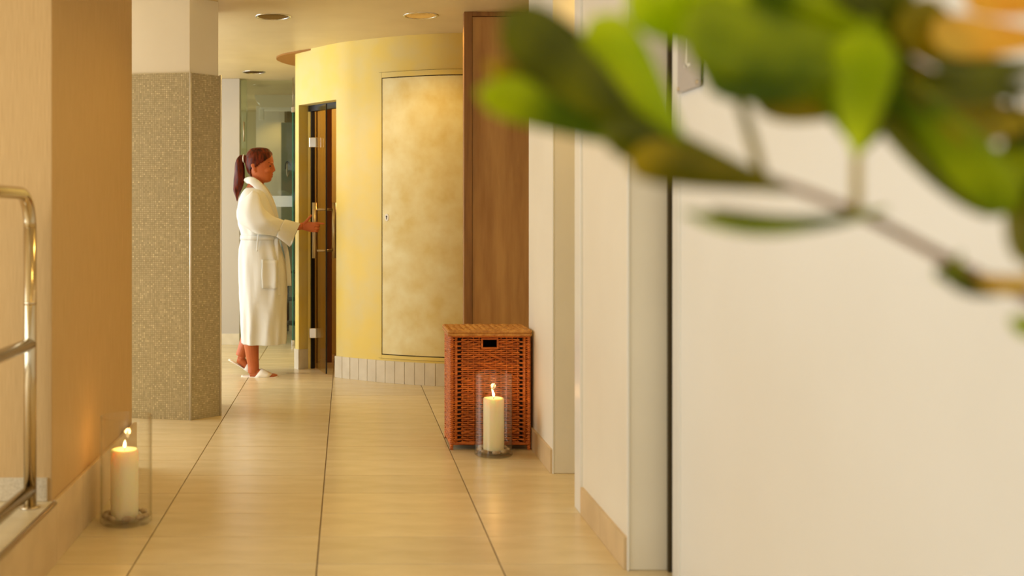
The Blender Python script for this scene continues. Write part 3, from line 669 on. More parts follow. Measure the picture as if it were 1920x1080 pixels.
vessel(vx, vy, 0.0965, 0.400, 'clear glass cylinder with candle on the floor by the left wall')
candle(vx - 0.006, vy, 0.018, 0.0515, 0.256, 'lit ivory pillar candle in the glass cylinder by the left wall', (0.002, 0.030), 0.6)
pebbles(vx, vy, 0.088, 0.060, 'small tan pebble around the candle by the left wall', 'pebbles in the left glass cylinder', 9)
ux, uy = 0.710, 5.160
vessel(ux, uy, 0.0915, 0.400, 'clear glass cylinder with candle in front of the wicker basket')
candle(ux + 0.001, uy, 0.026, 0.050, 0.250, 'lit ivory pillar candle in the glass cylinder before the wicker basket', (-0.010, 0.040), 0.6)
pebbles(ux, uy, 0.084, 0.058, 'flat grey brown pebble around the candle before the wicker basket', 'pebbles in the right glass cylinder', 8)

# ------------------------------------------------------------------ room sign on the near wall
sg = tag(empty('room_sign', (RN - 0.01, 3.2, 1.66)), 'small frosted grey room sign with screws on the near white wall', 'sign')
sy0, sy1, sz0, sz1 = 3.125, 3.325, 1.535, 1.80
child(sg, MB().box((RN - 0.014, sy0, sz0), (RN - 0.008, sy1, sz1)).build('sign_plate', M['sign'], bevel=0.001))
for a_ in (sy0 + 0.012, sy1 - 0.012):
    for b_ in (sz0 + 0.012, sz1 - 0.012):
        child(sg, MB().tube([(RN + 0.0, a_, b_), (RN - 0.018, a_, b_)], 0.006, 10).build('screw', M['satin'], smooth=True))
xs = RN - 0.0146
ch = MB().box((xs, 3.235, 1.605), (xs + 0.001, 3.247, 1.690)).box((xs, 3.205, 1.605), (xs + 0.001, 3.255, 1.613))
child(sg, ch.build('letter', M['white']))
zig = [(xs, 3.285, 1.722), (xs, 3.255, 1.742), (xs, 3.235, 1.724), (xs, 3.212, 1.748), (xs, 3.185, 1.728)]
child(sg, MB().tube(zig, 0.0035, 5).build('pictogram', M['white']))

# ------------------------------------------------------------------ things behind the glass
st = tag(empty('metal_stand', (-0.50, 10.6, 0)), 'dark metal stand behind the glass beside the woman', 'stand')
for (x_, y_) in ((-0.59, 10.45), (-0.41, 10.45), (-0.59, 10.75), (-0.41, 10.75)):
    child(st, MB().tube([(x_, y_, 0), (x_, y_, 0.62)], 0.009, 8).build('leg', M['black'], smooth=True))
for z_ in (0.09, 0.33, 0.60):
    child(st, MB().box((-0.61, 10.43, z_), (-0.39, 10.77, z_ + 0.014)).build('shelf', M['black'], bevel=0.002))
hk = tag(empty('wall_hook', (-0.63, 11.39, 1.62)), 'curled dark metal hook on the grey column behind the glass', 'hook')
child(hk, MB().tube(bez([(-0.655, 11.395, 1.66), (-0.65, 11.36, 1.72), (-0.625, 11.35, 1.74), (-0.60, 11.35, 1.70)], 5), 0.006, 7).build('hook_arm', M['black'], smooth=True))
child(hk, MB().tube(bez([(-0.63, 11.36, 1.73), (-0.635, 11.35, 1.64), (-0.625, 11.35, 1.58), (-0.61, 11.35, 1.64)], 5), 0.007, 7).build('hook_loop', M['satin'], smooth=True))
# ------------------------------------------------------------------ foreground plant
pr = tag(empty('potted_plant', (0.66, 0.82, 0)), 'leafy green house plant reaching in from the right, close to the camera', 'plant')
child(pr, MB().lathe([(0.002, 0), (0.13, 0), (0.14, 0.01), (0.17, 0.40), (0.175, 0.42), (0.16, 0.42), (0.155, 0.37), (0.002, 0.37)], (0.66, 0.82, 0.0005), 32).build('pot', M['pot'], smooth=True))
child(pr, MB().lathe([(0.002, 0.0), (0.155, 0.0), (0.15, 0.012), (0.002, 0.02)], (0.66, 0.82, 0.372), 24).build('soil', M['soil'], smooth=True))
child(pr, MB().tube(bez([(0.66, 0.82, 0.38), (0.65, 0.81, 0.75), (0.67, 0.80, 1.05), (0.64, 0.79, 1.32), (0.60, 0.80, 1.50)], 6), [0.013 - 0.0003 * i for i in range(25)], 8).build('trunk', M['bark'], smooth=True))
def twig(pts, r0, r1, mat='bark'):
    p3 = bez([tuple(P(*p)) for p in pts], 6); n = len(p3)
    child(pr, MB().tube(p3, [r0 + (r1 - r0) * i / (n - 1) for i in range(n)], 7).build('branch', M[mat], smooth=True))
def leaf(b, t, wpx, mat, roll=0.0, droop=0.10, fold=0.18, shape=0.62):
    """b, t = (px, py, depth) of base and tip; wpx = full width as seen flat on; roll turns the blade about its midrib"""
    b3, t3 = P(*b), P(*t); ax = t3 - b3; L = ax.length; ax.normalize()
    view = ((b3 + t3) / 2 - Vector((0, 0, H))).normalized()
    side = ax.cross(view).normalized(); nrm = side.cross(ax).normalized()
    q = Matrix.Rotation(roll, 3, ax); side = q @ side; nrm = q @ nrm
    hw = wpx / 2 / F * (b[2] + t[2]) / 2
    n, m = 14, 6; vs = []; fs = []
    for i in range(n + 1):
        s = i / n
        wd = hw * 1.12 * s ** 0.75 * max(0.0, 1 - s ** 4.5) ** 0.5
        wd = max(wd, 0.0015)
        c = b3 + ax * (L * s) + nrm * (-droop * L * (s - 0.5) ** 2 * 2) 
        for j in range(m + 1):
            k = (j / m) * 2 - 1
            vs.append(c + side * (wd * k) + nrm * (fold * wd * abs(k) ** 1.3 + 0.03 * wd * math.sin(s * 9 + k * 2)))
    for i in range(n):
        for j in range(m):
            a = i * (m + 1) + j; fs.append((a, a + 1, a + m + 2, a + m + 1))
    o = child(pr, mk('leaf', vs, fs, M[mat], smooth=True))
    sm = o.modifiers.new('thickness', 'SOLIDIFY'); sm.thickness = 0.0006
    rib = MB().tube([b3 + ax * (L * s) + nrm * (-droop * L * (s - 0.5) ** 2 * 2 - 0.0006) for s in [i / 10 for i in range(10)]], [0.0014 - 0.0001 * i for i in range(10)], 5)
    r_ = rib.build('midrib', o.data.materials[0], smooth=True); r_.parent = o; r_.matrix_parent_inverse = Matrix.Translation(-pr.location)
    r_.matrix_parent_inverse = Matrix.Identity(4)
D = 0.74
twig([(2120, 660, 0.80), (1930, 560, 0.78), (1830, 515, D), (1760, 478, D), (1640, 415, D), (1540, 372, D), (1440, 335, D), (1340, 290, D), (1262, 262, D)], 0.0045, 0.0024)
twig([(1428, 330, D), (1412, 270, D), (1390, 200, D), (1365, 120, D), (1345, 60, D)], 0.0040, 0.0030, 'leaf_olive')
twig([(1607, 405, D), (1606, 350, D), (1607, 280, D)], 0.0036, 0.0032, 'leaf_olive')
twig([(2080, 300, 0.80), (1960, 240, 0.78), (1820, 175, 0.76), (1700, 110, 0.76), (1640, 40, 0.75)], 0.0045, 0.0028)
twig([(2000, 600, 0.78), (1945, 520, 0.76), (1912, 380, 0.76), (1900, 180, 0.76)], 0.0045, 0.0028, 'leaf_olive')
# left cluster
leaf((1290, 290, D), (935, 22, D - 0.04), 165, 'leaf_dark', 0.15)
leaf((1300, 290, D + 0.01), (893, 160, D - 0.02), 125, 'leaf', -0.35)
leaf((1278, 262, D - 0.01), (1108, 30, D - 0.03), 138, 'leaf_young', 0.1)
leaf((1250, 275, D + 0.015), (905, 125, D - 0.005), 70, 'leaf_olive', 0.4)
leaf((1455, 348, D), (1120, 238, D - 0.02), 120, 'leaf_dark', 0.2)
leaf((1465, 352, D), (1170, 290, D - 0.03), 110, 'leaf_olive', -0.25)
leaf((1655, 412, D), (1276, 418, D - 0.03), 120, 'leaf', 1.15)
leaf((1600, 415, D + 0.01), (1330, 405, D), 90, 'leaf_olive', 1.1)
# top cluster
leaf((1420, 95, D + 0.01), (1165, -25, D - 0.03), 150, 'leaf_young', 0.3)
leaf((1700, 135, D), (1265, 45, D - 0.03), 210, 'leaf', 0.2)
leaf((1375, 150, D - 0.01), (1330, -70, D - 0.03), 160, 'leaf_young', 0.2)
leaf((1660, 60, D), (1380, -40, D - 0.02), 170, 'leaf', -0.2)
leaf((1690, 150, D + 0.02), (1300, 130, D - 0.01), 150, 'leaf', 0.15)
leaf((1560, 180, D + 0.03), (1320, 60, D + 0.01), 150, 'leaf_young', 0.25)
leaf((1690, 190, D + 0.02), (1400, 190, D + 0.01), 110, 'leaf_olive', 0.5)
# middle: upright leaf on its own stalk and the long slanting ones
leaf((1607, 292, D), (1618, 55, D - 0.03), 150, 'leaf_young', -0.15)
leaf((1612, 285, D + 0.01), (1570, 110, D), 130, 'leaf', 0.25)
leaf((1610, 290, D + 0.02), (1680, 100, D), 140, 'leaf', -0.2)
leaf((1630, 110, D - 0.01), (1905, 395, D - 0.02), 135, 'leaf', 0.35)
leaf((1600, 190, D + 0.01), (1890, 400, D), 110, 'leaf_dark', -0.4)
leaf((1650, 170, D + 0.02), (1840, 340, D + 0.01), 130, 'leaf_olive', 0.2)
leaf((1700, 110, D), (1660, -80, D - 0.02), 130, 'leaf_dark', 0.5)
leaf((1720, 70, D), (1560, -60, D - 0.02), 110, 'leaf_dark', 0.4)
# right and top right
leaf((1930, 240, D), (1690, 150, D - 0.02), 110, 'leaf_olive', 0.6)
leaf((1980, 170, D), (1700, 160, D - 0.02), 90, 'leaf_dark', 0.6)
leaf((1990, 75, D), (1735, 65, D - 0.02), 110, 'leaf_yellow', 0.3)
leaf((1990, 20, D), (1800, -20, D - 0.02), 100, 'leaf_yellow', 0.2)
leaf((1850, 160, D), (1690, 10, D - 0.02), 130, 'leaf_olive', 0.2)
leaf((1980, 130, D), (1740, 125, D - 0.02), 90, 'leaf_dark', 0.5)
leaf((1990, 210, D), (1760, 240, D - 0.02), 110, 'leaf_olive', 0.5)
leaf((1900, 185, D), (1930, 390, D - 0.02), 110, 'leaf_dark', 0.2)
leaf((1980, 200, D), (1870, 350, D - 0.02), 110, 'leaf', 0.3)
leaf((1895, 300, D), (1945, 500, D - 0.02), 100, 'leaf_olive', 0.1)
leaf((1950, 535, D), (1752, 520, D - 0.02), 100, 'leaf_dark', 0.85)
leaf((1990, 520, D), (1830, 535, D - 0.02), 60, 'leaf_yellow', 0.7)
leaf((1800, 480, D), (1770, 530, D - 0.02), 60, 'leaf', 0.2)
leaf((1990, 600, D), (1892, 615, D - 0.02), 60, 'leaf', 0.3)

# ------------------------------------------------------------------ the woman
WY = 7.78
def W(px, py, dy=0.0): return P(px, py, WY + dy)
def fin_mesh(mb, name, voxel, smooth_it, mat):
    """union of overlapping volumes into one continuous surface"""
    o = mb.build(name, None)
    r = o.modifiers.new('remesh', 'REMESH'); r.mode = 'VOXEL'; r.voxel_size = voxel; r.use_smooth_shade = True
    s = o.modifiers.new('smooth', 'SMOOTH'); s.factor = 0.5; s.iterations = smooth_it
    dg = bpy.context.evaluated_depsgraph_get(); ev = o.evaluated_get(dg); me = bpy.data.meshes.new_from_object(ev)
    o.modifiers.clear(); old = o.data; o.data = me; bpy.data.meshes.remove(old); me.name = name
    me.materials.clear(); me.materials.append(mat); me.polygons.foreach_set('use_smooth', [True] * len(me.polygons)); return o
HEAD = [(279, 500, 474, .030), (281.5, 504, 469, .047), (286, 508, 465, .062), (291, 510.5, 463, .070), (297, 512.3, 461.5, .075), (304, 513.2, 461, .077),
        (309, 512.4, 461.5, .077), (315, 512.2, 463, .076), (320, 512, 464.5, .073), (325, 511.6, 467, .069), (330, 510.6, 471, .063), (335, 509.4, 477, .056), (338.5, 508.6, 482, .048), (341, 505.5, 487, .036), (342.3, 501, 490, .020)]
def head_ring(py, n=28, grow=0.0, k=1.0):
    f, b, hw = interp(py, HEAD); rings = []
    cx = (f * 0.46 + b * 0.54)
    out = []
    for q in range(n):
        a = 2 * PI * q / n; ca, sa = math.cos(a), math.sin(a)
        ext = (f - cx) if ca > 0 else (cx - b)
        x_ = cx + ext * math.copysign(abs(ca) ** 0.9, ca)
        p = W(x_, py, hw * math.copysign(abs(sa) ** 0.95, sa))
        p = Vector((W(x_, py).x, WY + hw * math.copysign(abs(sa) ** 0.95, sa), W(x_, py).z))
        if grow:
            c_ = W(cx, py); d_ = Vector((p.x - c_.x, p.y - c_.y, 0)); p = p + d_.normalized() * grow
        out.append(p)
    return out
def V(px, py, y=0.0):
    """side-view placement: the photo position, moved sideways by y"""
    p = W(px, py); return Vector((p.x, WY + y, p.z))
body = MB()
ys = [279, 281.5, 284, 287, 291, 295, 300, 304, 307, 309.5, 312, 315, 318, 321, 324, 327, 330, 333, 335.5, 338.5, 341, 342.3]
body.loft([head_ring(y) for y in ys])
body.tube([V(512.0, 308.5), V(513.2, 313), V(514.2, 317.5), V(513.6, 321)], [.005, .0065, .0085, .0095], 8)
body.ball(V(511.8, 321.6, -0.009), .009, .007, .006); body.ball(V(511.8, 321.6, 0.009), .009, .007, .006)
body.ball(V(510.2, 327.3), .0095, .017, .0055); body.ball(V(509.6, 331.2), .0095, .016, .0055)
body.ball(V(506.0, 337.3), .012, .016, .011); body.ball(V(509.6, 306.5, -.028), .012, .022, .006); body.ball(V(509.6, 306.5, .028), .012, .022, .006)
body.ball(V(500, 320, -.05), .03, .018, .022); body.ball(V(500, 320, .05), .03, .018, .022)
for s_ in (-1, 1):
    body.ball(V(478, 315.5, s_ * .075), .015, .008, .027); body.ball(V(476, 311.5, s_ * .079), .017, .006, .016); body.ball(V(480, 322, s_ * .074), .008, .006, .008)
body.tube([V(486, 322), V(483, 336), V(479, 348), V(476, 360)], [.052, .052, .056, .066], 14)
# trunk
def ell(px0, px1, py, hw, n=20, cy=0.0):
    c = (px0 + px1) / 2; a = (px1 - px0) / 2
    return [V(c + a * math.cos(2 * PI * q / n), py, cy + hw * math.sin(2 * PI * q / n)) for q in range(n)]
body.loft([ell(466, 490, 353, .06), ell(463, 495, 361, .10), ell(459, 500, 373, .14), ell(456, 506, 392, .155), ell(458, 506, 415, .14), ell(461, 504, 440, .13), ell(459, 508, 465, .15), ell(457, 510, 490, .165), ell(458, 508, 515, .165), ell(464, 500, 530, .14)])
# legs
body.tube([V(484, 512, -.085), V(485, 560, -.088), V(483, 592, -.09), V(476, 622, -.09), V(473.5, 645, -.09), V(475.5, 668, -.09), V(477.5, 684, -.09), V(476.5, 696, -.09)], [.082, .07, .058, .056, .054, .046, .040, .038], 16)
body.tube([V(470.5, 699.5, -.09), V(480, 697, -.09), V(492, 696.5, -.092), V(503, 699.5, -.093), V(511, 702, -.094)], [.020, .030, .031, .026, .019], 12)
body.ball(V(505, 701.5, -.093), .045, .043, .014)
for k, (tx, r_) in enumerate(((521.0, .0125), (519.5, .009), (517.5, .0085), (515.5, .008), (513, .0075))):
    yk = -.122 + .0165 * k if False else -.062 - .0155 * k
    body.tube([V(506, 701.5, yk), V((506 + tx) / 2 + 1, 700.6, yk), V(tx, 702.6, yk)], [r_ * 1.05, r_, r_ * .85], 8)
body.tube([V(480, 512, .085), V(483, 555, .09), V(480, 590, .09), V(468, 620, .09), V(459.5, 645, .09), V(453, 660, .09), V(448.5, 671, .09)], [.082, .07, .058, .055, .05, .042, .038], 16)
body.tube([V(442.5, 676.5, .09), V(449, 678, .09), V(456, 684, .09), V(463, 692, .09), V(468, 698, .09), V(474, 700.5, .09)], [.024, .033, .031, .027, .021, .016], 12)
for k, (tx, r_) in enumerate(((480, .012), (479, .009), (477, .0085), (475, .008), (473, .0075))):
    yk = .062 + .0155 * k
    body.tube([V(467, 697.5, yk), V(473, 699, yk), V(tx, 700.8, yk)], [r_, r_, r_ * .85], 8)
# right arm reaching to the door handle
hy = HANDLE.y - WY
def VH(px, py, y): return V(px, py, y)
body.tube([V(471, 375, -.12), V(477, 390, -.165), V(489, 410, -.19), V(500, 428, -.195), V(520, 430, -.155), V(540, 427, -.105), V(556, 425, hy - .045), V(566, 424, hy - .032)], [.042, .044, .041, .041, .039, .034, .028, .025], 12)
py_ = hy - .030           # palm plane, on the camera's side of the bar
def hand(mbx):
    mbx.loft([[V(c[0] + c[4] * math.cos(2 * PI * q / 14) * 0.25, c[1] + c[2] * math.sin(2 * PI * q / 14), c[3] + .0125 * math.cos(2 * PI * q / 14)) for q in range(14)]
              for c in ((563, 424, 6.2, hy - .035, 2), (569, 424, 7.4, py_, 2), (576, 424.5, 9.2, py_, 2), (583, 425.5, 9.8, py_, 2), (590, 426, 9.4, py_, 2))])
    # index pointing along the glass, the other three round the bar, thumb up
    mbx.tube([V(586, 419.2, py_), V(593.5, 418.6, py_ - .002), V(601, 418.8, py_ + .002), (V(608.5, 419.6, py_ + .006))], [.0098, .0092, .0082, .0062], 8)
    bxp = 590.0
    for k, (yk, ex) in enumerate(((423.2, 597.6), (428.6, 597.2), (433.6, 595.2))):
        r_ = (.0098, .0095, .0086)[k]
        mbx.tube([V(586, yk, py_), V(592, yk - .2, py_ - .002), V(ex - .8, yk, py_ + .004), V(ex + .4, yk + .4, py_ + .020), V(ex - 1.6, yk + .6, py_ + .040), V(ex - 6, yk + .8, py_ + .049)], [r_, r_, r_ * .98, r_ * .95, r_ * .88, r_ * .75], 8)
    mbx.tube([V(570.5, 420, py_ - .002), V(576, 413.5, py_ - .006), V(580.5, 408, py_ - .006), V(584.3, 402.6, py_ - .003)], [.0125, .011, .0098, .0068], 8)
hand(body)
# left arm, hanging on the far side
body.tube([V(471, 375, .12), V(472, 392, .185), V(474, 425, .21), V(484, 460, .215), V(492, 480, .21)], [.042, .044, .040, .034, .026], 12)
body.tube([V(491, 478, .21), V(496, 490, .21), V(499, 500, .208)], [.024, .028, .024], 10)
for k in range(4):
    body.tube([V(495 + 1.6 * k, 497 - .5 * k, .208), V(499 + 1.9 * k, 508 - k, .205), V(498.5 + 2.0 * k, 516 - 1.3 * k, .198)], [.0090, .0085, .0062], 8)
body.tube([V(498, 490, .20), V(504, 497, .192), V(506.5, 504, .188)], [.011, .010, .007], 8)
person = fin_mesh(body, 'person', 0.0036, 3, M['skin'])
tag(person, 'woman with ponytail in a white bathrobe reaching for the glass door handle', 'person')
def dress(o): o.parent = person; return o
# face
for s_ in (-1, 1):
    dress(MB().ball(V(506.8, 311.8, s_ * .0455), .0100, .0070, .0052, 12, 8).build('eye', M['eye'], smooth=True))
    dress(MB().tube([V(500.5, 308.2, s_ * .0625), V(505, 305.6, s_ * .0545), V(510.3, 306.0, s_ * .036)], [.0016, .0027, .0022], 6).build('eyebrow', M['hair'], smooth=True))
dress(MB().ball(V(509.9, 327.6), .0098, .0165, .0040, 12, 8).ball(V(509.4, 331.0), .0096, .0150, .0042, 12, 8).build('lips', M['lip'], smooth=True))
# hair: a cap over the skull behind the hairline
LINE = [(276, 512), (288, 511.5), (291, 510.8), (295, 508.5), (300, 502.5), (304, 497), (308, 491), (311, 487.5), (313.5, 485), (315, 482), (318, 472.5), (324, 471.5), (330, 473), (334, 474)]
hv = []; hf_ = []; nq = 64; rowsy = [276.4, 276.9] + [277.5 + 0.75 * i for i in range(75)]
def hairring(y):
    if y < 281: base = head_ring(281.5, nq, 0.0); k = max(0.02, math.sqrt(max(0.0, 1 - ((282.0 - y) / 5.7) ** 2)))
    else: base = head_ring(y, nq, 0.0); k = 1.0
    c = V(487, y); out = []
    for p in base:
        q = Vector((c.x + (p.x - c.x) * k, WY + (p.y - WY) * k, c.z)); d_ = Vector((q.x - c.x, q.y - WY, 0))
        g = .007 if y > 281 else .007 * k
        strand = 0.0011 * math.sin(14 * math.atan2(q.y - WY, q.x - c.x) + 0.25 * y)
        out.append(q + d_.normalized() * (g + strand) if d_.length > 1e-5 else q)
    return out
rings = [hairring(y) for y in rowsy]
keep = set()
for j, y in enumerate(rowsy):
    lim = interp(y, LINE)[0]
    for q, p in enumerate(rings[j]):
        hv.append(p); px = CX + p.x * F / WY
        if px <= lim and y < 334: keep.add(j * nq + q)
for j in range(len(rowsy) - 1):
    for q in range(nq):
        f = (j * nq + q, j * nq + (q + 1) % nq, (j + 1) * nq + (q + 1) % nq, (j + 1) * nq + q)
        if all(i in keep for i in f): hf_.append(f)
hf_.append(tuple(range(nq)))
hair = dress(mk('hair', hv, hf_, M['hair'], smooth=True))
bm = bmesh.new(); bm.from_mesh(hair.data); bmesh.ops.delete(bm, geom=[v for v in bm.verts if not v.link_faces], context='VERTS'); bmesh.ops.recalc_face_normals(bm, faces=bm.faces); bm.to_mesh(hair.data); bm.free()
sm = hair.modifiers.new('thickness', 'SOLIDIFY'); sm.thickness = 0.006; sm.offset = -1
def loft2(rows, n=18, wob=0.0, cap=True):
    """rings given by two silhouette points in the side view, a sideways centre and half depth"""
    rings = []
    for k, (a, b, yc, hd) in enumerate(rows):
        pa, pb = V(a[0], a[1]), V(b[0], b[1]); c = (pa + pb) / 2; h = (pa - pb) / 2
        ring = []
        for q in range(n):
            t = 2 * PI * q / n; g = 1 + wob * math.sin(5 * t + k * 0.45) + wob * .6 * math.sin(3 * t - k * 0.8)
            p = c + h * (math.cos(t) * g); ring.append(Vector((p.x, WY + yc + hd * math.sin(t) * g, p.z)))
        rings.append(ring)
    return MB().loft(rings, cap, cap)
def smooth_rows(rows, n=4):
    flat = [(a[0], a[1], b[0], b[1], y, d) for a, b, y, d in rows]
    return [((r[0], r[1]), (r[2], r[3]), r[4], r[5]) for r in bez(flat, n)]
pt = smooth_rows([((464, 290.5), (462, 303), 0, .022), ((456, 290.8), (458.5, 304.5), 0, .020), ((449, 291.5), (457.5, 307), 0, .024), ((442.5, 300), (458.5, 312), 0, .030),
     ((440.2, 315), (459.5, 323), 0, .034), ((439.5, 330), (459.2, 337), 0, .034), ((437.2, 346), (455, 350), 0, .030), ((437.2, 356), (450.5, 361), 0, .022), ((441, 368), (447, 371), 0, .012), ((443.8, 377), (445, 378), 0, .003)])
dress(loft2(pt, 26, 0.05).build('ponytail', M['hair'], smooth=True))
dress(MB().tube([V(457.2 + 1.0 * math.sin(a), 297.6 + 7.4 * math.cos(a), .026 * math.sin(a)) for a in [2 * PI * k / 16 for k in range(16)]], .0045, 8, closed=True).build('hair_tie', M['white'], smooth=True))

# bathrobe
ROBE = [(352, 462, 493, .085), (357, 457, 499, .125), (364, 452.5, 503, .162), (374, 448.5, 507, .178), (388, 446, 512, .182), (402, 445.5, 516.5, .178), (420, 446.5, 520.5, .170), (434, 450.5, 521.5, .155), (444, 453, 521.5, .150), (452, 450.5, 523, .160),
        (466, 447.5, 527.5, .176), (486, 446.8, 533.5, .190), (510, 447.5, 537.5, .195), (550, 449, 539, .198), (600, 451.5, 538.5, .198), (630, 453, 538, .198), (642.5, 453.6, 537.6, .198)]
def robe_pt(py, t, off=0.0):
    b, f, hw = interp(py, ROBE); c = (b + f) / 2; a = (f - b) / 2
    amp = interp(py, [(352, 0), (370, .012), (405, .04), (425, .055), (436, .06), (448, .065), (520, .07), (642, .115)])[0]
    ph = 0.012 * (py - 450)
    rid = lambda v: 1 - 2 * abs(math.sin(v)) ** 0.7
    g = 1 + amp * (rid(3.5 * t + .5 * ph) * .5 + math.sin(11 * t - 1.3 * ph + 1) * .3 + rid(5.5 * t + 0.02 * (py - 440) + 1.0) * .45)
    ca, sa = math.cos(t), math.sin(t)
    kx = math.copysign(abs(ca) ** .82, ca); ky = math.copysign(abs(sa) ** .82, sa)
    p = V(c + a * kx * (1 + (g - 1) * .4), py, hw * ky * g)
    if off:
        nrm_ = Vector((ca * hw * 1.0, sa * a * WY / F, 0)).normalized(); p = p + nrm_ * off
    return p
NR = 72; pys = [352, 354.5, 357, 360, 364, 369, 374, 381, 388, 395, 402, 411, 420, 427, 434, 439, 444, 448, 452, 459, 466, 476, 486, 498, 510, 523, 536, 550, 563, 576, 590, 603, 616, 627, 636, 640.5, 642.5]
mb = MB(); mb.loft([[robe_pt(y, 2 * PI * q / NR) for q in range(NR)] for y in pys], False, False)
robe = dress(mb.build('bathrobe', M['terry'], smooth=True))
sm = robe.modifiers.new('thickness', 'SOLIDIFY'); sm.thickness = 0.010; sm.offset = -1
tag(robe, 'white terry bathrobe')
def rpart2(o): o.parent = robe; return o
def sleeve(sgn):
    rows = [((480, 355), (450, 384), -.105, .055), ((487, 364), (447.5, 396), -.145, .068), ((494, 378), (450, 411), -.180, .075), ((501, 393), (464, 425), -.200, .078), ((511, 403), (485, 437.5), -.200, .076), ((524, 409.5), (505, 439.5), -.178, .068), ((537, 413), (523, 443), -.140, .062)]
    return smooth_rows(rows, 4)
sl = rpart2(loft2(sleeve(-1), 36, 0.04, False).build('sleeve', M['terry'], smooth=True))
m_ = sl.modifiers.new('thickness', 'SOLIDIFY'); m_.thickness = 0.008; m_.offset = -1
cf = rpart2(loft2(smooth_rows([((535.5, 411.8), (521, 443.8), -.142, .066), ((537.5, 411.8), (522.8, 445), -.138, .068), ((550, 415), (533.5, 453.5), -.105, .066), ((562.5, 418), (543.2, 461.5), -.068, .062), ((563.8, 418.8), (544.3, 462.2), -.066, .060)], 3), 30, 0.018, False).build('cuff', M['terry'], smooth=True))
m_ = cf.modifiers.new('thickness', 'SOLIDIFY'); m_.thickness = 0.009; m_.offset = -1
sl2 = rpart2(loft2(smooth_rows([((482, 355), (455, 384), .105, .055), ((486, 372), (452, 392), .16, .068), ((490, 395), (452, 405), .19, .072), ((494, 425), (456, 436), .21, .072), ((502, 452), (468, 466), .215, .072), ((509, 474), (476, 490), .21, .074)], 4), 24, 0.02, False).build('sleeve', M['terry'], smooth=True))
m_ = sl2.modifiers.new('thickness', 'SOLIDIFY'); m_.thickness = 0.008; m_.offset = -1
for s_ in (-1, 1):
    path = bez([tuple(V(461.5, 341, s_ * .01)), tuple(V(465.5, 338.5, s_ * .05)), tuple(V(474, 339.5, s_ * .082)), tuple(V(484.5, 347, s_ * .092)), tuple(V(494.5, 358, s_ * .095)), tuple(V(503.5, 373, s_ * .085)), tuple(V(511.5, 391, s_ * .06)), tuple(V(517.5, 410, s_ * .03)), tuple(V(520.5, 430, s_ * .01))], 5)
    n_ = len(path); rad = [.020 + .012 * math.sin(PI * min(1, i / (n_ - 1) * 1.15)) for i in range(n_)]
    rpart2(MB().tube(path, rad, 12, flat=((0.25, s_ * 1.0, 0.15), 0.42)).build('collar', M['terry'], smooth=True))
# belt, its hanging ends, side pocket
mb = MB(); rr_ = []
for q in range(NR):
    t = 2 * PI * q / NR
    rr_.append((robe_pt(440.0, t, .004), robe_pt(444.5, t, .011), robe_pt(449.5, t, .004)))
mb.loft([[r[0] for r in rr_], [r[1] for r in rr_], [r[2] for r in rr_]], False, False)
bl_ = rpart2(mb.build('belt', M['terry'], smooth=True)); m_ = bl_.modifiers.new('thickness', 'SOLIDIFY'); m_.thickness = 0.006
def strip(pts, w_, name, nrm_=(0, -1, 0)):
    o = rpart2(MB().tube(bez([tuple(p) for p in pts], 5), w_, 10, flat=(nrm_, 0.22)).build(name, M['terry'], smooth=True)); return o
strip([V(519, 444, -.105), V(520.5, 470, -.135), V(522.5, 500, -.150), V(523.5, 530, -.152), V(524.5, 550, -.152)], .017, 'belt_end')
strip([V(529, 446, -.02), V(537, 470, -.03), V(541, 500, -.05), V(543, 535, -.05)], .017, 'belt_end')
rpart2(MB().ball(V(524, 445, -.06), .022, .026, .022).build('belt_knot', M['terry'], smooth=True))
strip([V(488.5, 437, -.166), V(487.3, 446, -.172), V(486.5, 456, -.178), V(486, 470, -.190)], .006, 'belt_loop')
def theta_for(py, px):
    lo, hi = PI, 2 * PI
    for _ in range(40):
        mid = (lo + hi) / 2; p = robe_pt(py, mid); x_ = CX + p.x * F / WY
        if x_ < px: lo = mid
        else: hi = mid
    return (lo + hi) / 2
pk = []; nk = 10
for j in range(9):
    y_ = 484.5 + (537 - 484.5) * j / 8; row = []
    a_, b_ = 495 + 0.4 * math.sin(j), 521.5
    for i in range(nk + 1):
        row.append(robe_pt(y_ + (1.5 * i / nk), theta_for(y_, a_ + (b_ - a_) * i / nk), .009))
    pk.append(row)
vs = [p for r in pk for p in r]; fs = [(j * (nk + 1) + i, j * (nk + 1) + i + 1, (j + 1) * (nk + 1) + i + 1, (j + 1) * (nk + 1) + i) for j in range(8) for i in range(nk)]
po = rpart2(mk('pocket', vs, fs, M['terry'], smooth=True)); m_ = po.modifiers.new('thickness', 'SOLIDIFY'); m_.thickness = 0.006; m_.offset = 0
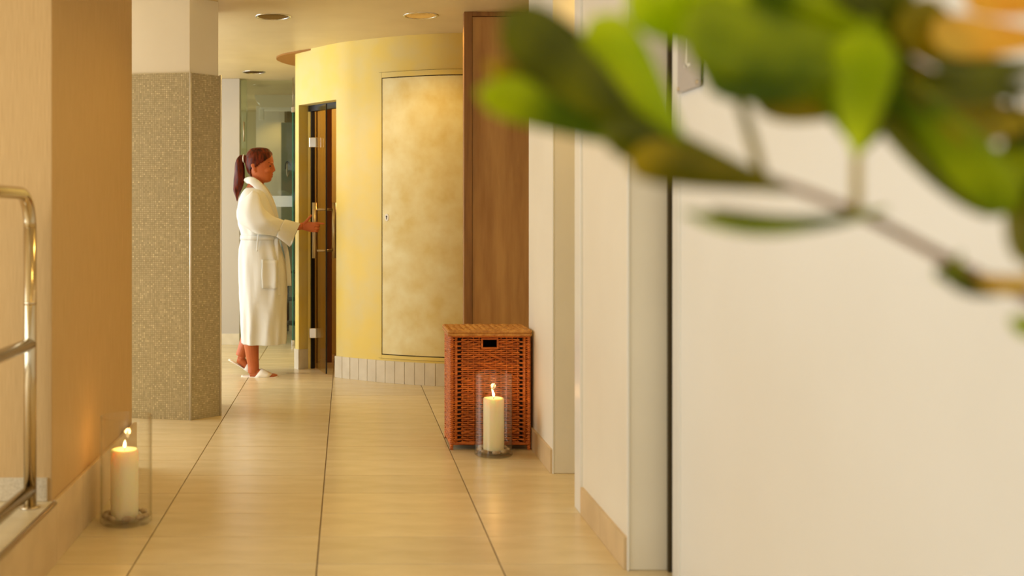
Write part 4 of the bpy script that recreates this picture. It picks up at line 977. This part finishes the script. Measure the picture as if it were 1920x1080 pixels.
# slippers
def slipper(path, widths, yc, strap, name='slipper'):
    t = empty('slipper', tuple(V(path[0][0], path[0][1], yc))); t.parent = person
    n_ = len(path); vs = []; fs = []
    up = []
    for i, (px, py) in enumerate(path):
        c = V(px, py, yc)
        a, b = V(*path[max(i - 1, 0)], yc), V(*path[min(i + 1, n_ - 1)], yc); d_ = (b - a).normalized(); nn_ = Vector((-d_.z, 0, d_.x))
        up.append(nn_)
        for k in range(7):
            q = (k / 6) * 2 - 1
            vs.append(c + Vector((0, q * widths[i], 0)) + nn_ * (.002 + .003 * abs(q) ** 3))
    for i in range(n_ - 1):
        for k in range(6): a = i * 7 + k; fs.append((a, a + 1, a + 8, a + 7))
    so = mk('sole', vs, fs, M['slipper'], smooth=True); so.parent = t; so.matrix_parent_inverse = Matrix.Translation(-t.location)
    m_ = so.modifiers.new('thickness', 'SOLIDIFY'); m_.thickness = .008; m_.offset = 0
    vs = []; fs = []; ns = 9
    for (pl, pr_, top, hw) in strap:       # foot point of the band, its top point
        base = V(pl, pr_, yc); tp = V(top[0], top[1], yc)
        for k in range(ns):
            a = PI * k / (ns - 1); q = -math.cos(a); r_ = math.sin(a) ** .6 if 0 < k < ns - 1 else 0
            p = base.lerp(tp, r_); p.y = WY + yc + q * hw; vs.append(p)
    for i in range(len(strap) - 1):
        for k in range(ns - 1): a = i * ns + k; fs.append((a, a + 1, a + ns + 1, a + ns))
    so = mk('strap', vs, fs, M['slipper'], smooth=True); so.parent = t; so.matrix_parent_inverse = Matrix.Translation(-t.location)
    m_ = so.modifiers.new('thickness', 'SOLIDIFY'); m_.thickness = .004; m_.offset = 0
slipper([(454.5, 701.8), (458, 703), (468, 703.8), (480, 704), (495, 704.2), (508, 704.2), (518, 704), (523.5, 703.6)], [.016, .030, .036, .038, .046, .049, .042, .018], -.092,
        [(479.5, 703.5, (492, 687.8), .048), (488, 703.6, (498, 690), .050), (497, 703.6, (505, 694.2), .051), (505, 703.6, (511.5, 697.6), .050)])
slipper([(425.5, 678), (430, 680.2), (437, 684), (446, 689), (455, 694.5), (463, 699.5), (472, 702.3), (483, 702.8)], [.014, .028, .034, .036, .042, .046, .044, .018], .09,
        [(456, 694.5, (463, 683), .046), (462, 698.5, (468, 688), .048), (468, 701, (473, 693.5), .048), (473, 702, (476, 697), .046)])
